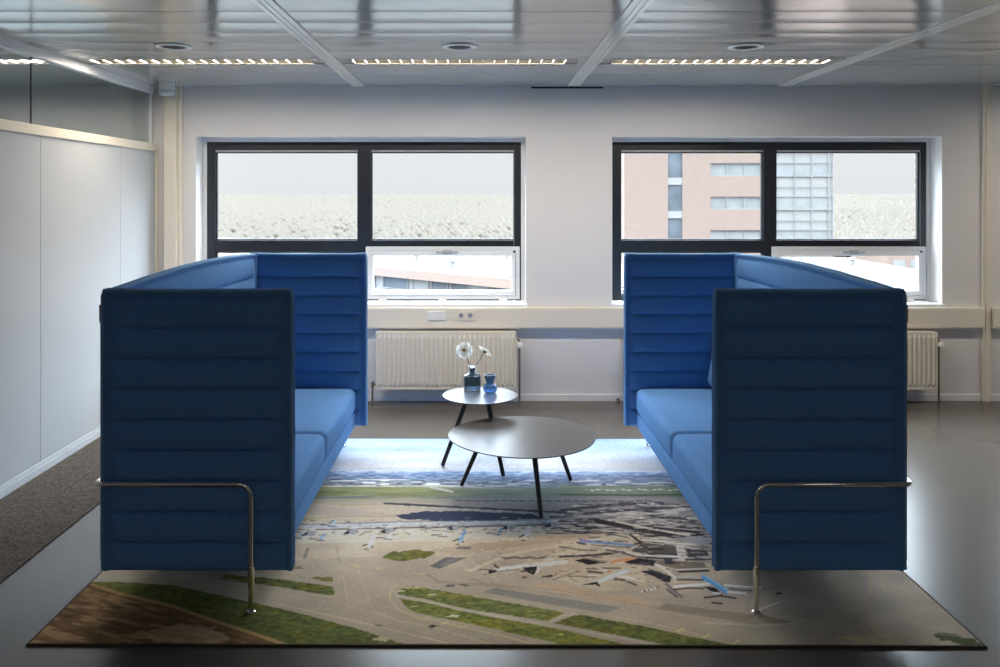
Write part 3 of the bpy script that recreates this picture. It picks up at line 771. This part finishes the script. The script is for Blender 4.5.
    gr = (C[:, 1] > C[:, 0]) & (V > 545); gn = fbm(U/5, V/1.6, 33, 3); C[gr] *= (.66+.68*gn[gr])[:, None]; m = gr & (fbm(U/16, V/4, 35, 2) > .58); C[m] += np.array((14, 6, -4))
    for x, yy in ((409, 588), (417, 588.3), (433, 595), (402, 591.6)): line([(x-3, yy), (x+3, yy-.6)], (200, 190, 160), 1.3)
    poly([(447, 617), (453, 614.6), (461, 615.2), (458, 617.6)], (196, 184, 160)); poly([(373, 640), (382, 636.5), (392, 638.5), (388, 642)], (168, 158, 128)); line([(412, 607), (419, 606)], (190, 180, 150), 1); line([(561, 634.2), (564, 634.4)], (206, 196, 70), 1.6)
    poly([(428, 627), (433, 624.6), (440, 626), (433, 628.6)], (52, 52, 56)); line([(377, 625.4), (383, 626.2)], (70, 68, 68), 1.4)
    Yl = (204, 186, 128)
    line([(398, 585), (392, 590), (390.5, 598.7), (398.5, 609), (415.5, 616.6), (450, 624), (500, 635), (545, 646)], Yl, .9, .8)
    line([(357, 565), (362, 580), (366, 588), (370, 601), (376, 611.6), (401, 621), (440, 629), (492, 643.8)], Yl, .8, .6)
    line([(343, 574.6), (349.8, 606)], Yl, .9, .7); line([(280, 604.8), (348, 619.4), (436, 640), (450, 644)], (206, 192, 150), .9, .75); line([(180, 583), (280, 594), (350, 606), (400, 621)], (190, 176, 150), .7, .6)
    line([(200, 575), (290, 589), (340, 600)], (178, 168, 150), .7, .5); line([(337, 548), (340, 563)], (128, 122, 118), 1, .8); line([(305, 558), (308, 549)], (110, 106, 104), 2.6, .8)
    line([(350, 564.5), (359, 565)], Yl, .9, .8); line([(377, 568.5), (385, 568.8)], Yl, .9, .8); line([(414, 573.5), (424, 574.4)], Yl, .9, .8); line([(310, 556), (326, 556.5), (333, 560)], (190, 170, 110), .8, .5)
    line([(442, 624.4), (450, 621.4)], Yl, .9, .8); line([(461, 628.5), (469, 625)], Yl, .9, .8)
    line([(612, 616), (650, 622), (700, 634), (740, 645)], (200, 186, 150), .8, .6)
    for x, yy in ((680, 630), (706, 636), (735, 642)): line([(x-1, yy+1), (x+5, yy-2)], (222, 206, 120), 1.1, .9)
    def plane(x, y_, L, dx, dy, c, wc):
        # tapered fuselage, swept wings, tailplane and a soft shadow, foreshortened like the print
        n_ = math.hypot(dx, dy); ux, uy = dx/n_, dy/n_; P = lambda a, b: (x+ux*a*L+b*L*.9, y_+uy*a*L+b*L*(-.10 if uy > 0 else .16)*.9)
        for sx, sy, col in ((-3.0, 3.0, (46, 44, 48)), (0, 0, wc)):
            Q_ = lambda a, b: (P(a, b)[0]+sx, P(a, b)[1]+sy)
            poly([Q_(.10, 0), Q_(-.06, 0), Q_(-.30, .46), Q_(-.22, .48)], col, .92); poly([Q_(.10, 0), Q_(-.06, 0), Q_(-.30, -.46), Q_(-.22, -.48)], col, .92)
            poly([Q_(-.36, 0), Q_(-.46, 0), Q_(-.54, .17), Q_(-.49, .18)], col, .9); poly([Q_(-.36, 0), Q_(-.46, 0), Q_(-.54, -.17), Q_(-.49, -.18)], col, .9)
        line([P(-.5, 0), P(-.3, 0)], c, 1.6); line([P(-.3, 0), P(.42, 0)], c, 3.0); line([P(.42, 0), P(.5, 0)], c, 1.6)
        line([P(-.5, 0), (P(-.5, 0)[0]-1, P(-.5, 0)[1]-4)], c, 1.8)
    plane(372, 541, 13, .4, -1, (214, 216, 220), (205, 198, 186)); plane(463, 536, 13, .4, -1, (120, 160, 208), (205, 198, 186)); plane(528, 532, 12, .3, -1, (222, 222, 222), (205, 198, 186))
    # curves and lettering specks on the right
    line([(700, 622), (757, 625), (790, 623), (813, 615)], (196, 186, 164), .9, .7); line([(757, 616), (790, 604), (820, 592), (830, 572), (826, 560)], (196, 190, 178), 1.2, .6)
    line([(871, 560), (871, 600), (870.5, 624), (880, 633), (893, 640)], (196, 176, 98), .9, .7)
    for k in range(9): line([(838+k*3.2, 635.6+k*.45), (839.6+k*3.2, 636+k*.45)], (206, 182, 84), 1.1, .9)
    for k in range(9): line([(873+k*3.4, 640.2+k*.3), (874.6+k*3.4, 640.4+k*.3)], (206, 182, 84), 1.0, .9)
    poly([(932, 634), (940, 631.5), (955, 632), (962, 635), (955, 640), (940, 638.5)], (66, 72, 46), 1, 2); poly([(950, 640), (962, 637), (974, 637), (984, 645), (966, 645)], (66, 72, 46), 1, 2)
    poly([(640, 600), (760, 612), (990, 640), (990, 560), (760, 560), (700, 590)], (150, 140, 132), .4)
    # ---- terminal area
    n4 = fbm(U/15+V/9, V/1.25-U/70, 41, 4)
    zone = (V > 503) & (V < 534) & (U > 545+(534-V)*1.0) & (U < 860)
    zo2 = (V >= 530) & (V < 562) & (U > 640) & (U < 860)
    z = zone | zo2; C[z] = C[z]*.35+np.array((132, 128, 128))*.65
    m = z & (n4 < .40); C[m] = (80, 78, 84); m = z & (n4 < .33); C[m] = (52, 50, 58); m = z & (n4 > .60); C[m] = (168, 163, 156); m = z & (n4 > .68); C[m] = (198, 192, 182)
    S = lambda x, y_: (560+x/6.25, 520+y_/6.25)
    def sl(p, c, wv, al=1): line([S(*q) for q in p], c, wv, al)
    def sp(p, c, al=1, ns=0): poly([S(*q) for q in p], c, al, ns)
    sl([(-60, -20), (230, 0)], (58, 56, 62), 2.2); sl([(-260, 0), (-60, -5), (230, -20), (420, -30)], (150, 146, 146), 2, .9)
    sl([(0, -60), (300, -95), (640, -110)], (54, 52, 60), 2.4, .9); sl([(150, -40), (420, -62), (700, -80)], (64, 60, 66), 2.4, .9); sl([(360, -20), (620, -45), (840, -75)], (172, 168, 166), 1.6, .9)
    sl([(230, 5), (520, 62), (800, 115)], (48, 46, 50), 4.6); sl([(300, -2), (560, 52), (810, 95)], (190, 182, 168), 2.0)
    for k in range(22): sl([(300+k*23, 26+k*4.5), (308+k*23, 27+k*4.5)], (120, 114, 106), .9, .7)
    sl([(590, 45), (760, 62), (900, 78)], (52, 50, 56), 3.2); sl([(590, 36), (900, 66)], (176, 170, 162), 1.2)
    sl([(440, 90), (480, 120), (500, 135)], (58, 52, 50), 2.4); sp([(720, 110), (880, 95), (960, 130), (880, 160)], (146, 146, 154), 1, 1)
    sl([(180, 60), (340, 90), (430, 110)], (96, 90, 84), 1.6, .8); sl([(0, 55), (80, 70)], (110, 104, 98), 1.6, .8); sl([(0, 165), (120, 185), (230, 190)], (84, 76, 70), 1.4, .8)
    sl([(110, 140), (160, 150)], (40, 36, 36), 1.6); sl([(130, 130), (300, 143), (460, 158)], (108, 140, 184), 2.6); sl([(130, 122), (180, 132)], (132, 112, 168), 1.8); sl([(200, 155), (440, 172)], (70, 66, 66), 1, .8)
    sl([(520, 125), (700, 138), (850, 152)], (196, 190, 180), 1.8); sl([(470, 150), (510, 140)], (58, 54, 52), 2)
    sp([(445, 188), (520, 142), (735, 160), (735, 215), (560, 203)], (84, 82, 80)); sl([(560, 180), (650, 182)], (40, 40, 42), 1.2); sl([(460, 192), (560, 206), (730, 214)], (44, 42, 46), 1.2)
    sl([(280, 172), (390, 190), (480, 215), (620, 228), (740, 230)], (202, 196, 184), 2.4); sl([(290, 184), (390, 204), (480, 228), (740, 240)], (56, 52, 54), 1.4)
    sp([(725, 158), (770, 158), (800, 235), (740, 235)], (196, 192, 184)); sl([(740, 175), (790, 178)], (130, 126, 122), .8); sl([(742, 200), (795, 203)], (130, 126, 122), .8)
    sp([(790, 180), (910, 185), (940, 220), (810, 222)], (66, 66, 70)); sl([(820, 200), (900, 202)], (132, 130, 130), 1.2); sl([(790, 245), (960, 240), (1040, 260)], (70, 70, 76), 2.4); sl([(780, 235), (950, 232)], (182, 176, 168), 1)
    sl([(0, 218), (150, 214)], (206, 198, 186), 1.6); sl([(0, 228), (150, 222), (290, 212), (360, 205)], (58, 52, 52), 2.0)
    sp([(90, 250), (150, 240), (290, 265), (180, 280)], (36, 34, 36)); sl([(150, 238), (300, 258)], (120, 112, 108), 1.2)
    sl([(330, 262), (400, 250), (460, 243)], (206, 138, 96), 3.2); sl([(345, 270), (400, 262)], (226, 216, 204), 1.4); sp([(400, 262), (500, 235), (640, 268), (600, 285), (450, 275)], (42, 40, 44))
    sp([(600, 270), (660, 250), (900, 262), (930, 300), (760, 310)], (112, 102, 92)); sp([(650, 235), (705, 232), (710, 275), (660, 275)], (54, 58, 64)); sl([(730, 308), (930, 300)], (186, 182, 176), 1.4); sl([(740, 322), (930, 314)], (54, 52, 56), 2.2)
    sl([(170, 305), (280, 300), (380, 300)], (90, 80, 72), 1.6, .9); sl([(180, 320), (270, 330)], (60, 54, 52), 1.6); sl([(230, 295), (300, 315)], (214, 206, 196), 1.2); sl([(300, 322), (320, 318)], (170, 70, 50), 1.2)
    sl([(60, 350), (230, 355)], (76, 68, 60), 1.0, .8); sl([(250, 382), (340, 345), (430, 312)], (190, 206, 208), 3.6); sp([(340, 350), (420, 345), (535, 378), (520, 384), (400, 362)], (220, 208, 188)); sl([(345, 366), (400, 372), (480, 405)], (46, 42, 40), 1.4)
    sp([(130, 405), (235, 385), (262, 418), (225, 402)], (38, 34, 34)); sl([(165, 345), (250, 345)], (214, 204, 188), 1.2)
    sp([(500, 318), (580, 312), (700, 350), (690, 390), (640, 380), (590, 350)], (44, 44, 50)); sl([(600, 275), (650, 300), (720, 355)], (206, 198, 186), 2.8); sl([(560, 305), (640, 330)], (96, 96, 102), 1.4); sp([(690, 300), (730, 310), (760, 350), (720, 345)], (150, 142, 130))
    sl([(730, 355), (800, 352), (900, 358)], (170, 170, 170), 1.4); sl([(740, 370), (900, 372)], (70, 62, 60), 1.6); sl([(740, 385), (860, 386)], (190, 160, 140), 1.2); sl([(720, 350), (720, 375)], (216, 210, 200), 1.4)
    for k in range(8): sl([(518+k*13, 446-k*4), (524+k*13, 447-k*4)], (50, 46, 46) if k % 2 else (236, 232, 226), 1.5)
    for k in range(4): sl([(548+k*18, 438-k*3), (552+k*18, 432-k*3)], (236, 232, 226), 1.3)
    sl([(668, 398), (715, 440), (765, 478)], (110, 108, 108), 3.0); sl([(672, 430), (735, 478)], (48, 46, 48), 1.4)
    # blue jet
    Q = lambda x, y_: (640+x/7.14, 540+y_/7.14)
    line([Q(250, 330), Q(400, 318), Q(500, 310)], (228, 226, 222), 2.4); line([Q(250, 352), Q(350, 340), Q(460, 345)], (44, 40, 42), 1.3); line([Q(610, 318), Q(720, 328), Q(870, 335)], (214, 216, 220), 1.8); line([Q(640, 345), Q(800, 360)], (70, 70, 78), 1.1)
    poly([Q(455, 330), Q(540, 335), Q(600, 390), Q(530, 370)], (36, 36, 46)); line([Q(460, 262), Q(540, 310), Q(620, 365)], (84, 146, 214), 4.6); line([Q(470, 256), Q(620, 350)], (140, 186, 230), 1.2)
    line([Q(525, 374), Q(580, 376)], (200, 214, 228), 1.6); line([Q(630, 366), Q(760, 378)], (206, 208, 212), 1.8); line([Q(465, 408), Q(580, 395), Q(690, 412)], (44, 44, 52), 1.6); line([Q(520, 445), Q(590, 450)], (40, 38, 40), 1.6)
    line([Q(860, 490), Q(1000, 440)], (206, 200, 188), 1.2); line([Q(980, 378), Q(1010, 376)], (40, 44, 52), 1.8)
    for k in range(120):
        x = 552+hsh(k, 3., 9)*130; yy = 536+hsh(k, 4., 9)*46
        if 640+(-582+yy)*2 < x-60: pass
        line([(x, yy), (x+1+3*hsh(k, 8., 9), yy+.4*hsh(k, 6., 9))], ((66, 58, 54), (214, 206, 194), (120, 104, 90))[k % 3], .9, .6)
    for k in range(260):
        x = 285+hsh(k, 11., 2)*420; yy = 521+hsh(k, 12., 2)*16-(x-285)*.018; w_ = 1+4*hsh(k, 13., 1)
        line([(x, yy), (x+w_, yy-.15)], ((58, 60, 72), (226, 220, 210), (138, 144, 158), (112, 104, 98))[k % 4], .8, .75)
    for k in range(150):
        x = 590+hsh(k, 21., 2)*190; yy = 498+hsh(k, 22., 2)*66; w_ = 3+9*hsh(k, 23., 1); sl_ = (hsh(k, 24., 1)-.35)*.25*w_
        line([(x, yy), (x+w_, yy+sl_)], ((46, 46, 54), (206, 200, 190), (120, 118, 122))[k % 3], 1.0, .8)
    for k in range(90):
        x = 470+hsh(k, 31., 2)*130; yy = 548+hsh(k, 32., 2)*34; line([(x, yy), (x+1.5, yy+.2)], (70, 62, 58) if k % 2 else (222, 212, 198), .8, .6)
    # weave grain
    gn = fbm(U/1.6, V/.8, 51, 2); C *= (.93+.14*gn)[:, None]; gb = fbm(U/45, V/14, 61, 3); ap = V > 540; C[ap] *= (.90+.20*gb[ap])[:, None]
    C = np.clip(C, 4, 250)/255
    Lc = np.where(C <= .04045, C/12.92, ((C+.055)/1.055)**2.4)*RUGK; Lc = np.where(Lc > .7, .7+(Lc-.7)*.35, Lc)
    nv = nx*ny; me = bpy.data.meshes.new('rug')
    co = np.empty((nv, 3)); co[:, 0] = X; co[:, 1] = Y; co[:, 2] = RZ
    # tiny rotation of the whole rug (front edge slightly out of square)
    i = np.arange(nx-1)[None, :]; j = np.arange(ny-1)[:, None]; a = (j*nx+i).ravel()
    fc = np.stack([a, a+1, a+nx+1, a+nx], 1)
    me.vertices.add(nv); me.vertices.foreach_set('co', co.ravel())
    me.loops.add(fc.size); me.loops.foreach_set('vertex_index', fc.ravel())
    me.polygons.add(len(fc)); me.polygons.foreach_set('loop_start', np.arange(0, fc.size, 4)); me.update(calc_edges=True)
    at = me.color_attributes.new('print', 'FLOAT_COLOR', 'POINT')
    at.data.foreach_set('color', np.concatenate([Lc, np.ones((nv, 1))], 1).astype(np.float32).ravel())
    m = mat('printed rug pile', (.3, .3, .3), rough=.95, spec=.15, bump=.5, bscale=700)
    nt = m.node_tree; an = nt.nodes.new('ShaderNodeAttribute'); an.attribute_name = 'print'
    nt.links.new(an.outputs['Color'], nt.nodes['Principled BSDF'].inputs['Base Color'])
    me.materials.append(m)
    ob = bpy.data.objects.new('rug', me); COL.objects.link(ob)
    tag(ob, 'large rug printed with an aerial photograph of an airport under both sofas', 'rug')
    bd = mat('dark brown rug binding', (.05, .035, .022), rough=.9)
    b = MB(); e = .010
    b.box(RX0-e, RX1+e, RY0-e, RY0, 0, RZ+.001); b.box(RX0-e, RX1+e, RY1, RY1+e, 0, RZ+.0005)
    b.box(RX0-e, RX0, RY0, RY1, 0, RZ+.001); b.box(RX1, RX1+e, RY0, RY1, 0, RZ+.001); b.box(RX0, RX1, RY0, RY1, 0, RZ-.002)
    b.build('binding', bd, ob, smooth=False, bevel=.002)
    ang = math.radians(-.26); ob.rotation_euler = (0, 0, ang)
    c = Vector((.09, 4.7, 0)); ob.location = c-Matrix.Rotation(ang, 3, 'Z') @ c
RUGK = 1.4
rug()

# ================================================================== OUTSIDE
GZ = -12.0
GRND = mat('pale ground outside', (.08, .08, .075), rough=.9, var=.1, vscale=.05)
BRICK = mat('pale pink brick', (.37, .28, .24), rough=.9, var=.04, vscale=2)
OWHITE = mat('white facade panel', (.40, .40, .395), rough=.6)
ROOFM = mat('white roof membrane', (.075, .075, .073), rough=.8, var=.05, vscale=.6)
WINB = mat('blue grey office glass', (.14, .17, .20), rough=.5, var=.35, vscale=.5)
WINL = mat('pale office glass', (.34, .36, .365), rough=.5, var=.15, vscale=.6)
FRAMEO = mat('light window frame outside', (.35, .355, .36), rough=.5)
WOOD = mat('pale spring woodland', (.0405, .0322, .0205), rough=.95, var=.10, vscale=.05)
tag(MB().box(-900, 900, 9, 1600, GZ-.5, GZ).build('ground', GRND, smooth=False), 'pale open ground around the buildings outside', 'ground')['kind'] = 'structure'
# woodland canopy: lumpy crowns, denser detail near
def woodland():
    rng = random.Random(3); m = MB()
    bm = bmesh.new(); bmesh.ops.create_icosphere(bm, subdivisions=1, radius=1); bm.verts.index_update()
    iv = [v.co.copy() for v in bm.verts]; ff = [tuple(v.index for v in f.verts) for f in bm.faces]; bm.free()
    d = 112.0
    while d < 1300:
        w_ = d*.8; step = 1.0+d*.008; x = -d*.6
        while x < w_:
            R = step*rng.uniform(.65, 1.05); g = GZ+(d-112)*.0085; top = g+7.0+rng.uniform(-.35, .35)+(2*math.sin(x*.02+d*.013))*.6
            cx, cy = x+rng.uniform(-.4, .4)*step, d+rng.uniform(-.4, .4)*step
            # keep the space of the office towers clear
            if not (11 < cx*100/max(cy, 1)/1.0 < 48 and cy < 125):
                m.add([(cx+v.x*R, cy+v.y*R, top-R*1.3+v.z*R*1.3) for v in iv], ff)
            x += step
        d += step*.85
    # forest floor under the crowns
    m.add([(-1200, 108, GZ+1), (1200, 108, GZ+1), (1300, 1350, GZ+13), (-1300, 1350, GZ+13)], [(0, 1, 2, 3)])
    o = m.build('woodland', WOOD, smooth=True, ang=180)
    tag(o, 'pale hazy spring woodland reaching to the horizon outside the windows', 'woodland', kind='stuff')
woodland()
# brick office tower and white office tower
def tower():
    t = thing('brick_office_building', 'pale brick office block with ribbon windows outside the right window', 'building', (15, 90, GZ))
    X = lambda p: (p-CX)/(F/90)-15
    rowz = [5.3-3.55*k-GZ for k in range(-3, 5)]
    xs_ = [X(624), X(668), X(682.5), X(710.5), X(762), X(773)]
    m = MB(); m.box(xs_[0], xs_[1], 0, 16, 0, 34); m.box(xs_[2], xs_[3], 0, 16, 0, 34); m.box(xs_[4], xs_[5], 0, 16, 0, 34)
    prev = 0
    for z in sorted(rowz): m.box(xs_[3], xs_[4], 0, 16, prev, z-1.4); prev = z
    m.box(xs_[3], xs_[4], 0, 16, prev, 34); m.box(xs_[1], xs_[2], 1, 16, 0, 34)
    m.build('brick_wall', BRICK, t, smooth=False)
    for z in rowz:
        f = MB(); a, b = xs_[3], xs_[4]
        frame_rect(f, a, b, z-1.4, z, .12, .12, .12, .10, .15, .35)
        for k in (1, 2): f.box(a+(b-a)*k/3-.07, a+(b-a)*k/3+.07, .15, .35, z-1.28, z-.1)
        fo = f.build('ribbon_window', FRAMEO, t, smooth=False)
        MB().box(a, b, .3, .36, z-1.4, z).build('pane', WINL, fo, smooth=False)
        g = MB(); f2 = MB()
        f2.box(xs_[1], xs_[2], .1, .3, z-2.3, z-1.55)
        fo = f2.build('spandrel', OWHITE, t, smooth=False)
        MB().box(xs_[1], xs_[2], .25, .35, z-1.55, z+1.25).build('stair_window', WINB, t, smooth=False)
    # side strip of glazing left of the brick
    m = MB(); m.box(X(616), X(623.6), 2, 12, 0, 34); m.build('side_wing', OWHITE, t, smooth=False)
    for z in rowz: MB().box(X(616), X(623.6), 1.9, 2.0, z-1.4, z).build('side_window', WINB, t, smooth=False)
    t = thing('white_office_tower', 'white gridded office tower beside the brick block outside the right window', 'building', (30.9, 90, GZ))
    X = lambda p: (p-CX)/(F/90)-30.9
    a, b = X(774), X(834); m = MB(); m.box(a, b, .2, 16, 0, 34); m.build('wall', OWHITE, t, smooth=False)
    for z in rowz: MB().box(a, b, .1, .21, z-1.4, z).build('ribbon_window', WINL, t, smooth=False)
    m = MB()
    for p in (775.5, 795, 812, 829, 833): m.box(X(p)-.05, X(p)+.05, -.02, .1, 0, 34)
    for z in rowz: m.box(a, b, -.01, .09, z-.04, z+.04); m.box(a, b, -.01, .09, z-1.44, z-1.36); m.box(a, b, -.01, .09, z+1.0, z+1.06)
    m.build('mullion_grid', FRAMEO, t, smooth=False)
tower()
# low building seen through the left lower window
def low():
    A = Vector((-7.8, 60)); D = Vector((9.54, -9)).normalized(); N = Vector((D.y*-1, D.x)); 
    if N.y < 0: N = -N
    zt = -3.2; t = thing('low_brick_building', 'low flat-roofed building with pink fascia and window band outside the left window', 'building', (A.x, A.y, GZ))
    t.rotation_euler = (0, 0, math.atan2(D.y, D.x)); h = zt-GZ
    m = MB(); m.box(-45, 22, 0, 14, h-.60, h+.0); fo = m.build('fascia', BRICK, t, smooth=False)
    MB().box(-45.2, 22.2, .35, 14.2, h+.001, h+.06).build('roof', ROOFM, t, smooth=False)
    MB().box(-45, 22, .5, 14, 0, h-.601).build('wall', OWHITE, t, smooth=False)
    k = 0; x = -43.0; rng = random.Random(5)
    while x < 21:
        wd = rng.choice((1.6, 2.2, 2.6)); 
        f = MB(); frame_rect(f, x, x+wd, h-1.45, h-.61, .06, .06, .06, .06, .38, .5); fo = f.build('window', FRAMEO, t, smooth=False)
        MB().box(x+.06, x+wd-.06, .44, .5, h-1.39, h-.67).build('pane', WINB if k % 3 else WINL, fo, smooth=False)
        x += wd+rng.choice((.25, .5, .9)); k += 1
    MB().box(-45, 22, .3, .5, h-2.3, h-1.5).build('white_band', OWHITE, t, smooth=False)
    for i, (vx, vy) in enumerate(((-2, 6), (5, 3), (9, 5), (11, 8), (13, 4), (2, 12), (8, 14), (16, 10), (-8, 9))):
        m = MB(); m.lathe([(.16, h+.06), (.16, h+.42), (.26, h+.46), (.24, h+.60)], (vx, vy, 0), 10); m.build('roof_vent', FRAMEO, t)
low()
t = thing('flat_roof_hall', 'low hall with white flat roof outside the right window, below the white tower', 'building', (24, 56, GZ))
MB().box(-7, 6.5, -16, 16, 0, 8.4).build('wall', BRICK, t, smooth=False); m = MB(); m.box(-7.2, 6.7, -16.2, 16.2, 8.4, 8.6); m.build('roof', ROOFM, t, smooth=False)
m = MB(); m.lathe([(.18, 8.6), (.18, 8.95), (.28, 9.0), (.26, 9.15)], (3.8, 8, 0), 10); m.build('roof_vent', FRAMEO, t)
t = thing('brick_annexe', 'small brick annexe with square windows at the edge of the right window view', 'building', (42, 82, GZ))
MB().box(-3.0, 6, 0, 8, 0, 8.2).build('wall', BRICK, t, smooth=False)
for k in range(4): MB().box(-2.4+k*1.7, -1.3+k*1.7, -.05, .02, 6.9, 7.6).build('window', WINL, t, smooth=False)
# brick return of this building's own facade at the right reveal
t = MB()
t.box(3.960, 4.2, 7.735, 7.76, -12, 6)
for k in range(34): t.box(3.944, 3.96, 7.735, 7.76, -.2+.09*k, -.2+.09*k+.055)
tag(t.build('brick_pier', mat('red brown brick', (.25, .13, .09), rough=.9), smooth=False), 'sliver of toothed red brickwork just outside the right edge of the right window', 'brickwork')

# ================================================================== LIGHT
wd = bpy.data.worlds.new('world'); scene.world = wd; wd.use_nodes = True; nt = wd.node_tree
bg = nt.nodes['Background']; tc = nt.nodes.new('ShaderNodeTexCoord'); sep = nt.nodes.new('ShaderNodeSeparateXYZ'); rp = nt.nodes.new('ShaderNodeValToRGB')
nt.links.new(tc.outputs['Generated'], sep.inputs[0]); nt.links.new(sep.outputs['Z'], rp.inputs[0]); nt.links.new(rp.outputs[0], bg.inputs[0])
S0 = 33.0
e = rp.color_ramp.elements; e[0].position = 0.0; e[0].color = (.86/S0, .88/S0, .905/S0, 1); e[1].position = .75; e[1].color = (.82, .91, 1.0, 1)
x = rp.color_ramp.elements.new(.06); x.color = (.89/S0, .91/S0, .93/S0, 1)
x = rp.color_ramp.elements.new(.15); x.color = (.12, .13, .145, 1)
x = rp.color_ramp.elements.new(.32); x.color = (.42, .49, .56, 1)
mr = nt.nodes.new('ShaderNodeMapRange'); mr.interpolation_type = 'SMOOTHSTEP'
mr.inputs['From Min'].default_value = -.35; mr.inputs['From Max'].default_value = .55; mr.inputs['To Min'].default_value = .22*S0; mr.inputs['To Max'].default_value = S0
nt.links.new(sep.outputs['Y'], mr.inputs['Value']); nt.links.new(mr.outputs[0], bg.inputs[1])
